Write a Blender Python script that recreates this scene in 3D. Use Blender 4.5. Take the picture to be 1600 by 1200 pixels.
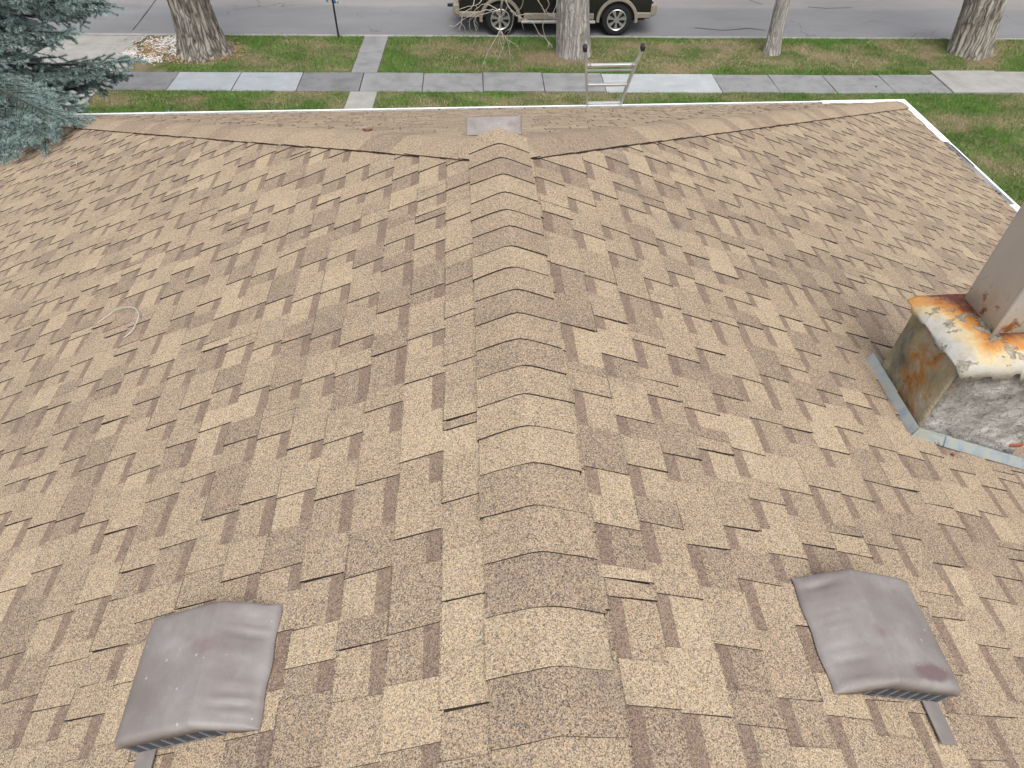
import bpy, bmesh, math, random
import numpy as np
from mathutils import Matrix, Vector

# ------------------------------------------------------------------ camera, sky, sun
for o in list(bpy.data.objects): bpy.data.objects.remove(o)
scene = bpy.context.scene
COL = scene.collection
random.seed(7); RNG = np.random.default_rng(11)
F = 1064.1; CW, CH = 1600., 1200.
R = np.array([[0.9980993, 0.0371298, -0.0491846], [-0.0608784, 0.7179906, -0.6933854], [0.0095688, 0.6950617, 0.7188864]])
CAM = np.array([0., 0., 6.6])
cd = bpy.data.cameras.new('camera'); cam = bpy.data.objects.new('camera', cd); COL.objects.link(cam)
cd.sensor_width = 36.; cd.lens = F / CW * 36.; cd.clip_start = .05; cd.clip_end = 3000.
m = Matrix.Identity(4)
for i in range(3):
    for j in range(3): m[i][j] = R[i, j]
m.translation = CAM.tolist(); cam.matrix_world = m
scene.camera = cam
SUN_EL, SUN_AZ = math.radians(62), math.radians(176)     # azimuth clockwise from +Y
w = bpy.data.worlds.new('World'); scene.world = w; w.use_nodes = True
wn = w.node_tree.nodes; wl = w.node_tree.links
bg = wn['Background']; sky = wn.new('ShaderNodeTexSky'); sky.sky_type = 'NISHITA'; sky.sun_disc = False
sky.sun_elevation = SUN_EL; sky.sun_rotation = SUN_AZ; sky.dust_density = 6.; sky.air_density = 1.2
hs = wn.new('ShaderNodeHueSaturation'); hs.inputs['Saturation'].default_value = .34      # overcast: grey sky
wl.new(sky.outputs[0], hs.inputs['Color']); wl.new(hs.outputs[0], bg.inputs[0]); bg.inputs[1].default_value = .15
sd = bpy.data.lights.new('sun', 'SUN'); sd.energy = 1.15; sd.angle = math.radians(45); sd.color = (1., .965, .92)
so = bpy.data.objects.new('sun', sd); COL.objects.link(so); so.location = (0, -6, 30)
sv = Vector((math.sin(SUN_AZ) * math.cos(SUN_EL), math.cos(SUN_AZ) * math.cos(SUN_EL), math.sin(SUN_EL)))
so.rotation_euler = sv.to_track_quat('Z', 'Y').to_euler()
vs = scene.view_settings; vs.view_transform = 'Standard'; vs.look = 'None'; vs.gamma = 1; vs.exposure = .49
vs.use_curve_mapping = False

def hit(x, y, n, d):                     # photo pixel (1600x1200) -> point on the plane n.P = d
    r = R @ np.array([(x - 800) / F, -(y - 600) / F, -1.]); n = np.array(n, float)
    t = (d - n @ CAM) / (n @ r); return CAM + t * r
def proj(P):
    v = (np.atleast_2d(P) - CAM) @ R
    return np.c_[800 + F * v[:, 0] / -v[:, 2], 600 - F * v[:, 1] / -v[:, 2]], -v[:, 2]

# ------------------------------------------------------------------ helpers
def link(name, me, mat=None, parent=None):
    o = bpy.data.objects.new(name, me); COL.objects.link(o)
    if mat is not None:
        for mm in (mat if isinstance(mat, (list, tuple)) else [mat]): me.materials.append(mm)
    if parent is not None:
        o.parent = parent; o.matrix_parent_inverse = parent.matrix_world.inverted()
    return o
def tag(o, label=None, cat=None, group=None, kind=None):
    for k, v in (('label', label), ('category', cat), ('group', group), ('kind', kind)):
        if v: o[k] = v
    return o
def empty(name, loc, label, cat, group=None):
    o = bpy.data.objects.new(name, None); COL.objects.link(o); o.location = [float(c) for c in loc]; o.empty_display_size = .1
    o.matrix_world = Matrix.Translation(o.location)
    return tag(o, label, cat, group)
class MB:
    def __init__(s): s.v = []; s.f = []; s.m = []; s.a = []
    def add(s, vs, fs, mi=0, col=None):
        b = len(s.v); s.v += [tuple(map(float, p)) for p in vs]; s.f += [tuple(b + i for i in f) for f in fs]
        s.m += [mi] * len(fs)
        if col is not None: s.a += (col if isinstance(col, list) else [col] * len(fs))
        return s
    def box(s, c, size, rot=None, mi=0):
        c = np.array(c, float); h = np.array(size, float) / 2
        pts = np.array([[x, y, z] for x in (-1, 1) for y in (-1, 1) for z in (-1, 1)]) * h
        if rot is not None: pts = pts @ np.array(rot).T
        return s.add(pts + c, [(0, 1, 3, 2), (4, 6, 7, 5), (0, 4, 5, 1), (2, 3, 7, 6), (0, 2, 6, 4), (1, 5, 7, 3)], mi)
    def tube(s, pts, rad, n=8, mi=0, cap=True):
        pts = [np.array(p, float) for p in pts]; k = len(pts)
        rad = list(rad) if hasattr(rad, '__len__') else [rad] * k
        vs = []; up = np.array([0.31, .17, .94])
        for i in range(k):
            t = pts[min(i + 1, k - 1)] - pts[max(i - 1, 0)]; t = t / (np.linalg.norm(t) + 1e-9)
            if abs(t @ up) > .97: up = np.array([.9, .3, .1])
            a = np.cross(t, up); a /= np.linalg.norm(a); b = np.cross(t, a); up = -b if False else up
            for j in range(n):
                q = 2 * math.pi * j / n; vs.append(pts[i] + rad[i] * (math.cos(q) * a + math.sin(q) * b))
        fs = [(i * n + j, i * n + (j + 1) % n, (i + 1) * n + (j + 1) % n, (i + 1) * n + j) for i in range(k - 1) for j in range(n)]
        if cap: fs += [tuple(range(n))[::-1], tuple((k - 1) * n + j for j in range(n))]
        return s.add(vs, fs, mi)
    def prism(s, poly, d0, d1, fr, mi=0):    # polygon in (a,b) extruded along c from d0 to d1; fr maps (a,b,c)->xyz
        n = len(poly); vs = [fr(a, b, d0) for a, b in poly] + [fr(a, b, d1) for a, b in poly]
        fs = [tuple(range(n)), tuple(range(2 * n - 1, n - 1, -1))] + [(i, n + i, n + (i + 1) % n, (i + 1) % n) for i in range(n)]
        return s.add(vs, fs, mi)
    def grid(s, P, mi=0, closed=False):      # P[i][j] points
        P = np.array(P, float); a, b = P.shape[:2]; 
        fs = [(i * b + j, i * b + (j + 1) % b, (i + 1) * b + (j + 1) % b, (i + 1) * b + j) for i in range(a - 1) for j in range(b if closed else b - 1)]
        return s.add(P.reshape(-1, 3), fs, mi)
    def build(s, name, mat=None, parent=None, smooth=False, bevel=0, fix=True, seg=2):
        me = bpy.data.meshes.new(name); me.from_pydata(s.v, [], s.f)
        if s.a:
            at = me.attributes.new('Col', 'FLOAT_COLOR', 'FACE')
            at.data.foreach_set('color', np.array([(*c, 1.) for c in s.a], np.float32).ravel())
        if fix and not s.a:
            bm = bmesh.new(); bm.from_mesh(me); bmesh.ops.recalc_face_normals(bm, faces=bm.faces); bm.to_mesh(me); bm.free()
        me.polygons.foreach_set('material_index', s.m) if isinstance(mat, (list, tuple)) else None
        if smooth: me.polygons.foreach_set('use_smooth', [True] * len(me.polygons))
        o = link(name, me, mat, parent)
        if bevel:
            b = o.modifiers.new('bevel', 'BEVEL'); b.width = bevel; b.segments = seg; b.limit_method = 'ANGLE'; b.angle_limit = math.radians(35)
        return o
def vnoise(x, y, seed=0):                # 2-D value noise, numpy
    x = np.asarray(x, float); y = np.asarray(y, float); xi = np.floor(x).astype(int); yi = np.floor(y).astype(int); fx = x - xi; fy = y - yi
    def h(a, b):
        n = (a * 374761393 + b * 668265263 + seed * 974711) & 0x7fffffff
        n = ((n ^ (n >> 13)) * 1274126177) & 0x7fffffff
        return (n ^ (n >> 16)) % 65536 / 65536.
    fx = fx * fx * (3 - 2 * fx); fy = fy * fy * (3 - 2 * fy)
    return (h(xi, yi) * (1 - fx) + h(xi + 1, yi) * fx) * (1 - fy) + (h(xi, yi + 1) * (1 - fx) + h(xi + 1, yi + 1) * fx) * fy
def fbm(x, y, seed=0): return .5 * vnoise(x, y, seed) + .3 * vnoise(x * 2.1, y * 2.1, seed + 1) + .2 * vnoise(x * 4.3, y * 4.3, seed + 2)

# ------------------------------------------------------------------ materials
class NT:
    def __init__(s, name, rough=.9, spec=.3, metal=0.):
        s.mat = bpy.data.materials.new(name); s.mat.use_nodes = True; s.t = s.mat.node_tree; s.n = s.t.nodes; s.b = s.n['Principled BSDF']
        s.b.inputs['Roughness'].default_value = rough; s.b.inputs['Specular IOR Level'].default_value = spec; s.b.inputs['Metallic'].default_value = metal
        s.pos = s.n.new('ShaderNodeNewGeometry').outputs['Position']
    def set(s, nd, **k):
        for a, v in k.items():
            i = nd.inputs[a.replace('_', ' ')] if a.replace('_', ' ') in nd.inputs else nd.inputs[a]
            if hasattr(v, 'links') or isinstance(v, bpy.types.NodeSocket): s.t.links.new(v, i)
            else: i.default_value = v
        return nd
    def scl(s, v, sc):
        nd = s.n.new('ShaderNodeVectorMath'); nd.operation = 'MULTIPLY'; s.t.links.new(v, nd.inputs[0]); nd.inputs[1].default_value = sc; return nd.outputs[0]
    def noise(s, scale, detail=4, rough=.55, vec=None, out='Fac'):
        nd = s.n.new('ShaderNodeTexNoise'); s.set(nd, Vector=vec or s.pos, Scale=scale, Detail=detail, Roughness=rough); return nd.outputs[out]
    def voro(s, scale, vec=None, out='Color', feature='F1'):
        nd = s.n.new('ShaderNodeTexVoronoi'); nd.feature = feature; s.set(nd, Vector=vec or s.pos, Scale=scale); return nd.outputs[out]
    def math(s, op, a, b=None, c=None, clamp=False):
        nd = s.n.new('ShaderNodeMath'); nd.operation = op; nd.use_clamp = clamp
        for i, v in enumerate((a, b, c)):
            if v is None: continue
            if isinstance(v, bpy.types.NodeSocket): s.t.links.new(v, nd.inputs[i])
            else: nd.inputs[i].default_value = v
        return nd.outputs[0]
    def ramp(s, fac, stops, interp='LINEAR'):
        nd = s.n.new('ShaderNodeValToRGB'); nd.color_ramp.interpolation = interp; e = nd.color_ramp.elements
        while len(e) < len(stops): e.new(.5)
        for el, (p, c) in zip(e, stops): el.position = p; el.color = (*c, 1.) if not isinstance(c, (int, float)) else (c, c, c, 1.)
        s.t.links.new(fac, nd.inputs[0]); return nd.outputs[0]
    def mix(s, fac, a, b, mode='MIX'):
        nd = s.n.new('ShaderNodeMix'); nd.data_type = 'RGBA'; nd.blend_type = mode
        for i, v in ((0, fac), (6, a), (7, b)):
            if isinstance(v, bpy.types.NodeSocket): s.t.links.new(v, nd.inputs[i])
            elif i == 0: nd.inputs[0].default_value = v
            else: nd.inputs[i].default_value = (*v, 1.)
        return nd.outputs[2]
    def sep(s, v):
        nd = s.n.new('ShaderNodeSeparateXYZ'); s.t.links.new(v, nd.inputs[0]); return nd.outputs
    def attr(s, name='Col'):
        nd = s.n.new('ShaderNodeAttribute'); nd.attribute_name = name; return nd.outputs['Color']
    def color(s, c):
        if isinstance(c, bpy.types.NodeSocket): s.t.links.new(c, s.b.inputs['Base Color'])
        else: s.b.inputs['Base Color'].default_value = (*c, 1.)
        return s
    def bump(s, h, strength=.4, dist=.01):
        nd = s.n.new('ShaderNodeBump'); nd.inputs['Strength'].default_value = strength; nd.inputs['Distance'].default_value = dist
        s.t.links.new(h, nd.inputs['Height']); s.t.links.new(nd.outputs[0], s.b.inputs['Normal']); return s
    def rough(s, r): s.t.links.new(r, s.b.inputs['Roughness']); return s
M = {}
def simple(name, c, rough=.7, spec=.4, metal=0., var=.18, scale=9., bump=0., bscale=60.):
    n = NT(name, rough, spec, metal); f = n.noise(scale, 5)
    c = np.array(c); n.color(n.ramp(f, [(.25, tuple(c * (1 - var))), (.75, tuple(np.minimum(c * (1 + var), 1)))]))
    if bump: n.bump(n.noise(bscale, 4), bump, .01)
    M[name] = n.mat; return n.mat
# mineral-granule shingle; face attribute Col = (tone, shadow-band print, cut edge)
n = NT('shingle', .95, .15)
a = n.sep(n.attr()); va = n.sep(n.voro(325.))[0]; vb = n.sep(n.voro(640.))[1]; big = n.noise(5., 4); clump = n.noise(26., 3)
g = n.math('ADD', n.math('MULTIPLY', va, .55), n.math('MULTIPLY', vb, .45))
tone = n.math('ADD', a[0], n.math('MULTIPLY', n.math('SUBTRACT', big, .5), .55))
tone = n.math('ADD', tone, n.math('MULTIPLY', n.math('SUBTRACT', clump, .5), .32))
fac = n.math('ADD', n.math('MULTIPLY', g, .94), n.math('MULTIPLY', n.math('SUBTRACT', tone, .5), .12), clamp=True)
pale = n.ramp(fac, [(.10, (.056, .052, .052)), (.26, (.165, .130, .104)), (.41, (.292, .230, .170)), (.56, (.375, .300, .208)), (.74, (.475, .386, .256)), (.95, (.59, .495, .35))])
brown = n.ramp(fac, [(.10, (.050, .044, .042)), (.26, (.128, .097, .079)), (.41, (.222, .168, .130)), (.58, (.300, .230, .172)), (.76, (.39, .30, .217)), (.95, (.51, .41, .30))])
base = n.mix(n.ramp(tone, [(.05, .24), (.9, .92)]), brown, pale)
tint = n.ramp(n.sep(n.voro(325.))[2], [(.0, (.90, .95, 1.06)), (.35, (1., 1., 1.)), (.7, (1.03, 1., .95)), (1., (1.07, .985, .88))]); base = n.mix(1., base, tint, 'MULTIPLY')
band = n.ramp(g, [(.1, (.085, .058, .048)), (.5, (.165, .115, .092)), (.9, (.27, .20, .155))])
grime = n.ramp(n.noise(3.1, 6, .7), [(.60, (0,)*3), (.74, (1,)*3)])
gsp = n.math('MULTIPLY', grime, n.math('GREATER_THAN', vb, .62))
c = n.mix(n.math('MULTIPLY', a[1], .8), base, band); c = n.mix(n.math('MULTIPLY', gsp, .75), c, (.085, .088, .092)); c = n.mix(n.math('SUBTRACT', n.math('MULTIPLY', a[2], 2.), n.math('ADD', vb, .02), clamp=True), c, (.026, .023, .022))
n.color(c).bump(n.math('ADD', n.voro(325., out='Distance'), n.noise(8., 3)), .5, .0016); M['shingle'] = n.mat
simple('deck', (.06, .045, .035), .95)
# white painted aluminium with run-off dirt
n = NT('gutter', .45, .4); d = n.ramp(n.noise(14., 6, .7), [(.52, (.80, .81, .80)), (.62, (.66, .65, .61)), (.8, (.40, .36, .3))]); n.color(n.mix(.55, (.80, .81, .81), d)); M['gutter'] = n.mat
simple('litter', (.045, .032, .022), .95, .1, var=.5, scale=60)
simple('siding', (.55, .52, .46), .7, bump=.1)
# brown-grey enamelled vent, chalked and spotted
n = NT('vent', .5, .35); f1 = n.noise(6., 5); f2 = n.noise(90., 3)
c = n.ramp(f1, [(.3, (.140, .116, .107)), (.5, (.184, .162, .154)), (.68, (.25, .233, .227))])
c = n.mix(n.ramp(n.noise(7.5, 2), [(.64, 0), (.74, .7)]), c, (.15, .10, .10)); 
sp = n.ramp(n.math('ADD', n.voro(34., out='Distance'), n.math('MULTIPLY', n.noise(120., 3), .14)), [(.14, 1), (.22, 0)]); spm = n.math('MULTIPLY', sp, n.math('GREATER_THAN', n.sep(n.voro(34.))[0], .70))
c = n.mix(n.math('MULTIPLY', spm, .45), c, (.55, .55, .54)); c = n.mix(n.ramp(n.noise(170., 3, .6), [(.66, 0), (.74, .4)]), c, (.45, .44, .43)); c = n.mix(n.math('MULTIPLY', f2, .25), c, (.27, .26, .255))
sv_ = n.n.new('ShaderNodeVectorMath'); sv_.operation = 'SUBTRACT'; n.t.links.new(n.pos, sv_.inputs[0]); sv_.inputs[1].default_value = (1.243, .672, 4.665)
ln_ = n.n.new('ShaderNodeVectorMath'); ln_.operation = 'LENGTH'; n.t.links.new(n.scl(sv_.outputs[0], (.62, 1.7, .3)), ln_.inputs[0])
c = n.mix(n.ramp(n.math('ADD', ln_.outputs['Value'], n.math('MULTIPLY', n.math('SUBTRACT', n.noise(22., 3), .5), .06)), [(.030, .8), (.052, 0)]), c, (.125, .075, .078))      # worn reddish patch
n.color(c).bump(n.noise(40., 3), .12, .003); M['vent'] = n.mat
simple('vent_dark', (.012, .012, .014), .8); simple('louvre', (.05, .052, .06), .6); simple('grille', (.20, .205, .22), .5, metal=.2)
# chimney
n = NT('stone_side', .9, .2); f = n.noise(7., 6, .65, n.scl(n.pos, (1, 1, .6))); f2 = n.noise(16., 6, .7)
c = n.ramp(f, [(.28, (.12, .122, .105)), (.42, (.235, .215, .155)), (.52, (.32, .28, .18)), (.64, (.37, .35, .29)), (.78, (.22, .225, .21))])
px = n.sep(n.pos); ob = n.math('ADD', n.math('SUBTRACT', px[1], 2.05), n.math('MULTIPLY', n.math('SUBTRACT', n.noise(9., 4), .5), .5))
stain = n.ramp(n.math('ABSOLUTE', ob), [(.02, 1), (.13, 0)])
c = n.mix(n.math('MULTIPLY', stain, n.ramp(f2, [(.36, 0), (.55, .95)])), c, (.34, .155, .045)); c = n.mix(n.ramp(f2, [(.62, 0), (.7, .8)]), c, (.055, .055, .05))
n.color(c).bump(n.math('ADD', f, f2), .8, .02); M['stone_side'] = n.mat
n = NT('mortar', .92, .2); f = n.noise(6.5, 9, .62); f2 = n.noise(30., 6, .6)
c = n.ramp(f, [(.3, (.12, .11, .098)), (.43, (.24, .23, .21)), (.56, (.34, .33, .31)), (.72, (.50, .49, .465))]); c = n.mix(n.ramp(f2, [(.30, .7), (.42, 0)]), c, (.17, .155, .13)); vc = n.voro(7., n.scl(n.noise(3., 5, out='Color'), (1.6, 1.6, 1.6)), 'Distance', 'DISTANCE_TO_EDGE'); c = n.mix(n.ramp(vc, [(.006, .85), (.03, 0)]), c, (.09, .08, .07))
c = n.mix(n.ramp(n.noise(8.3, 3), [(.71, 0), (.74, .8)]), c, (.30, .095, .045))
n.color(c).bump(n.math('ADD', n.math('MULTIPLY', f, 2.), n.math('MULTIPLY', f2, .5)), .8, .03); M['mortar'] = n.mat
FLX0, FLX1, FLY0, FLY1 = 2.175, 2.43, 2.02, 2.26
n = NT('crown_coat', .55, .35); px = n.sep(n.pos); f = n.noise(13., 6, .65)
dx = n.math('SUBTRACT', n.math('ABSOLUTE', n.math('SUBTRACT', px[0], (FLX0 + FLX1) / 2)), (FLX1 - FLX0) / 2); dy = n.math('SUBTRACT', n.math('ABSOLUTE', n.math('SUBTRACT', px[1], (FLY0 + FLY1) / 2)), (FLY1 - FLY0) / 2)
dd = n.math('ADD', n.math('MAXIMUM', dx, dy), n.math('MULTIPLY', n.math('SUBTRACT', f, .5), .17))
dd = n.math('SUBTRACT', dd, n.math('MULTIPLY', n.math('MAXIMUM', n.math('SUBTRACT', px[1], 2.13), 0.), .75))
c = n.ramp(dd, [(0., (.12, .032, .016)), (.035, (.36, .13, .03)), (.085, (.46, .24, .07)), (.12, (.47, .38, .22)), (.17, (.38, .36, .31)), (.24, (.33, .345, .365))])
c = n.mix(n.math('MULTIPLY', n.ramp(n.noise(19., 5, .7), [(.55, 0), (.62, 1)]), .8), c, n.mix(f, (.30, .075, .03), (.62, .30, .08))) if False else c
c = n.mix(n.math('MULTIPLY', n.ramp(n.noise(24., 7, .75), [(.48, 0), (.66, 1)]), .5), c, (.30, .24, .16)); peel = n.ramp(n.noise(8., 5, .6, n.scl(n.pos, (1., 1.15, 1.5))), [(.575, 0), (.59, 1)])
c = n.mix(peel, c, n.ramp(n.noise(45., 5), [(.3, (.13, .115, .085)), (.7, (.34, .31, .25))])); n.color(c).bump(n.math('SUBTRACT', f, peel), .7, .012); M['crown_coat'] = n.mat
n = NT('galvanised', .5, .4, .35); f = n.noise(18., 5, .6, n.scl(n.pos, (1, 1, .4))); n.color(n.ramp(f, [(.3, (.24, .29, .32)), (.5, (.34, .39, .42)), (.62, (.40, .40, .32)), (.78, (.50, .53, .55))])); M['galvanised'] = n.mat
n = NT('flue_metal', .38, .45, .55); px = n.sep(n.pos); f = n.noise(15., 6, .65)
c = n.ramp(n.noise(5., 4, .5, n.scl(n.pos, (1, 1, .3))), [(.3, (.43, .415, .405)), (.7, (.54, .53, .52))])
lowm = n.ramp(n.math('ADD', n.math('SUBTRACT', px[2], 4.68), n.math('MULTIPLY', n.math('SUBTRACT', f, .5), .36)), [(.03, 1), (.16, 0)])
c = n.mix(n.math('MULTIPLY', lowm, .55), c, (.40, .355, .24)); rs = n.math('MULTIPLY', n.ramp(f, [(.55, 0), (.64, 1)]), n.ramp(n.math('SUBTRACT', px[2], 4.68), [(.12, 1), (.2, 0)]))
c = n.mix(rs, c, (.26, .11, .03)); c = n.mix(n.ramp(n.math('SUBTRACT', px[2], 4.69), [(.004, 1), (.016, 0)]), c, (.11, .03, .012)); n.color(c); M['flue_metal'] = n.mat
simple('brick', (.22, .075, .045), .9, bump=.4)
simple('aluminium', (.58, .585, .59), .38, .5, .75, .1, 5); simple('black_rubber', (.02, .02, .022), .8)
# ground
def concrete(name, c, stain=.35):
    n = NT(name, .93, .2); f = n.noise(2.2, 8, .68); f2 = n.noise(70., 4); c = np.array(c)
    k = n.ramp(f, [(.28, tuple(c * (1 - stain))), (.5, tuple(c)), (.72, tuple(c * 1.18))]); k = n.mix(n.math('MULTIPLY', f2, .3), k, tuple(c * .72))
    k = n.mix(n.math('MULTIPLY', n.ramp(n.noise(.9, 6, .7, n.scl(n.pos, (1, 3, 1))), [(.55, 0), (.68, 1)]), .35), k, tuple(c * .6))
    n.color(k).bump(f2, .3, .004); M[name] = n.mat
concrete('concrete', (.215, .217, .22)); concrete('concrete_dark', (.165, .167, .172)); concrete('concrete_new', (.285, .305, .325), .10); concrete('concrete_white', (.33, .35, .365), .10); concrete('concrete_warm', (.29, .282, .268), .25)
n = NT('asphalt', .92, .25); f = n.noise(160., 4); b = n.noise(.55, 7, .65, n.scl(n.pos, (.35, 1.3, 1))); py = n.sep(n.pos)
lane = n.math('ADD', n.math('ADD', py[1], n.math('MULTIPLY', py[0], .048)), n.math('MULTIPLY', n.noise(.8, 4), .5))
lm = n.ramp(n.math('MULTIPLY', n.math('SUBTRACT', lane, 21.6), .8), [(.2, 0), (.42, 1)])
c = n.mix(lm, n.ramp(b, [(.3, (.158, .161, .168)), (.7, (.228, .23, .238))]), n.ramp(b, [(.3, (.21, .198, .190)), (.7, (.29, .275, .266))]))
c = n.mix(n.math('MULTIPLY', f, .45), c, (.10, .10, .102))
cr = n.voro(.22, n.set(n.n.new('ShaderNodeVectorMath'), **{}).outputs[0] if False else n.pos, 'Distance', 'DISTANCE_TO_EDGE')
wv = n.n.new('ShaderNodeVectorMath'); wv.operation = 'ADD'; n.t.links.new(n.pos, wv.inputs[0]); n.t.links.new(n.scl(n.noise(1.6, 5, out='Color'), (1.4, 1.4, 0)), wv.inputs[1])
cr = n.voro(.2, wv.outputs[0], 'Distance', 'DISTANCE_TO_EDGE'); c = n.mix(n.math('MULTIPLY', n.ramp(cr, [(.0012, .8), (.0035, 0)]), n.ramp(n.noise(.4, 2), [(.45, 0), (.6, 1)])), c, (.06, .058, .056))
oil = n.ramp(n.noise(1.7, 6, .7, n.scl(n.pos, (.6, 1.6, 1))), [(.63, 0), (.74, .6)]); c = n.mix(oil, c, (.075, .072, .07)); n.color(c).bump(f, .4, .006); M['asphalt'] = n.mat
n = NT('soil', .97, .1); f = n.noise(1.1, 6, .65); f2 = n.noise(40., 6, .7)
c = n.mix(n.ramp(f, [(.4, 0), (.6, 1)]), n.ramp(f2, [(.3, (.042, .068, .016)), (.7, (.08, .12, .03))]), n.ramp(f2, [(.3, (.12, .09, .055)), (.7, (.25, .20, .13))])); n.color(c).bump(f2, .8, .03); M['soil'] = n.mat
n = NT('grass', .8, .25); n.color(n.attr()); M['grass'] = n.mat
simple('pebble', (.46, .455, .44), .8, var=.3, scale=30); simple('pebble_brown', (.25, .165, .09), .9, var=.5, scale=30)
def barkmat(name, lo, mid, hi, vsc=11.):
    n = NT(name, .97, .1); f0 = n.noise(9., 6, .65, n.scl(n.pos, (1, 1, .3))); wv = n.n.new('ShaderNodeVectorMath'); wv.operation = 'ADD'; n.t.links.new(n.scl(n.pos, (1, 1, .07)), wv.inputs[0]); n.t.links.new(n.scl(n.noise(4., 5, out='Color'), (.12, .12, .03)), wv.inputs[1]); vd = n.voro(vsc, wv.outputs[0], 'Distance', 'DISTANCE_TO_EDGE'); f = n.math('ADD', n.math('MULTIPLY', n.math('MINIMUM', vd, .3), 1.5), n.math('MULTIPLY', f0, .5)); f2 = n.noise(3., 4)
    c = n.ramp(f, [(.24, lo), (.40, mid), (.66, hi)]); c = n.mix(n.math('MULTIPLY', f2, .45), c, tuple(np.array(mid) * .8)); n.color(c).bump(f, 1., .05); M[name] = n.mat
barkmat('bark', (.05, .042, .036), (.20, .178, .155), (.37, .34, .30)); barkmat('bark_pale', (.18, .167, .152), (.34, .322, .30), (.46, .44, .415)); barkmat('bark_cotton', (.09, .08, .066), (.28, .255, .22), (.45, .42, .37))
simple('twig', (.34, .31, .27), .9, var=.3, scale=20); simple('spruce_bark', (.04, .033, .026), .95, var=.3, scale=20)
n = NT('needle', .6, .3); n.color(n.attr()); M['needle'] = n.mat
# vehicle and small things
n = NT('paint_black', .22, .5); n.b.inputs['Coat Weight'].default_value = .6; n.b.inputs['Coat Roughness'].default_value = .08; n.color(n.ramp(n.noise(2., 6, .7), [(.4, (.008, .008, .009)), (.8, (.022, .02, .018))])); M['paint_black'] = n.mat
n = NT('paint_tan', .35, .5); n.color(n.ramp(n.noise(3., 6, .7), [(.35, (.215, .19, .15)), (.7, (.28, .25, .20))])); M['paint_tan'] = n.mat
simple('tyre', (.017, .017, .018), .85, .3, bump=.2); simple('rim', (.50, .50, .49), .3, .5, .7, .08); simple('plastic_dark', (.02, .02, .021), .6); simple('step_metal', (.42, .41, .38), .4, .5, .4)
n = NT('glass', .05, .5); n.color((.012, .014, .016)); M['glass'] = n.mat
n = NT('lamp_glass', .1, .5); n.color((.55, .55, .53)); M['lamp_glass'] = n.mat
n = NT('lamp_red', .15, .5); n.color((.30, .012, .01)); M['lamp_red'] = n.mat
simple('ribbon_blue', (.07, .27, .66), .4, var=.3); simple('ribbon_white', (.70, .78, .88), .4); simple('post_black', (.014, .015, .017), .5)
simple('cable_white', (.42, .41, .38), .6, var=.2, scale=40); simple('leaf_brown', (.15, .07, .035), .8)

# ------------------------------------------------------------------ ground, road, pavements
TX = np.array([1., -.048, 0]) / math.hypot(1, .048); TY = np.array([.048, 1., 0]) / math.hypot(1, .048); TZ = np.array([0, 0, 1.])
def S(a, b, z=0.): return a * TX + b * TY + z * TZ        # street frame: a along the street, b away from the house
mb = MB(); mb.add([(-900, -900, -.16), (900, -900, -.16), (900, 900, -.16), (-900, 900, -.16)], [(0, 1, 2, 3)]); tag(mb.build('ground', M['soil']), kind='structure')
mb = MB(); NX, NY = 60, 16
mb.grid([[S(-60 + 160 * i / 60, 19.33 + 9.5 * j / 16, -.10 + .09 * math.sin(math.pi * j / 16)) for j in range(17)] for i in range(61)])
road = tag(mb.build('road', M['asphalt'], smooth=True), kind='structure')
# tarred joint and repair seams on the road
def seam(pts, wd, z0=-.088):
    b = MB(); P = [hit(x, y, (0, 0, 1), -.085) for x, y in pts]
    for p in P: 
        bb = p @ TY; p[2] = -.10 + .09 * math.sin(math.pi * min(max((bb - 19.33) / 9.5, 0), 1)) + .004
    L = []
    for i, p in enumerate(P):
        t = P[min(i + 1, len(P) - 1)] - P[max(i - 1, 0)]; t /= np.linalg.norm(t); q = np.array([t[1], -t[0], 0]) * wd * random.uniform(.6, 1.2); L.append([p - q, p + q])
    b.grid(L); return b.build('tar_seam', M['plastic_dark'], road)
seam([(247, 0), (236, 14), (226, 26), (216, 38), (207, 47)], .02); seam([(1085, 44), (1130, 48), (1170, 45), (1196, 48)], .03); seam([(1262, 14), (1290, 16), (1330, 15)], .025); seam([(1170, 4), (1190, 10)], .015)
# kerb in cast lengths
kerb = tag(MB().prism([(19.20, -.16), (19.20, .012), (19.30, .012), (19.335, -.02), (19.345, -.16)], -60, 100, lambda b, z, a: S(a, b, z)).build('kerb', M['concrete_warm'], bevel=.012), kind='structure')
# lawns: soil sheets raised to pavement level
def lawn(name, a0, a1, b0, b1, skew=None):
    na, nb = max(2, int((a1 - a0) / .4)), max(2, int((b1 - b0) / .3)); A = np.linspace(a0, a1, na); B = np.linspace(b0, b1, nb)
    P = [[S(x, y, -.012 + .03 * (fbm(x * .9, y * .9, 5) - .5)) for y in B] for x in A]; b = MB().grid(P)
    edge = [P[i][0] for i in range(na)] + [P[-1][j] for j in range(nb)] + [P[i][-1] for i in range(na)][::-1] + [P[0][j] for j in range(nb)][::-1]
    b.grid([edge, [p - np.array([0, 0, .2]) for p in edge]]); return tag(b.build(name, M['soil'], smooth=True), kind='structure')
lawn('parking_strip_lawn', -8.05, 60, 16.79, 19.2); lawn('front_lawn', -9.17, 60, 1., 15.73)
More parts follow.
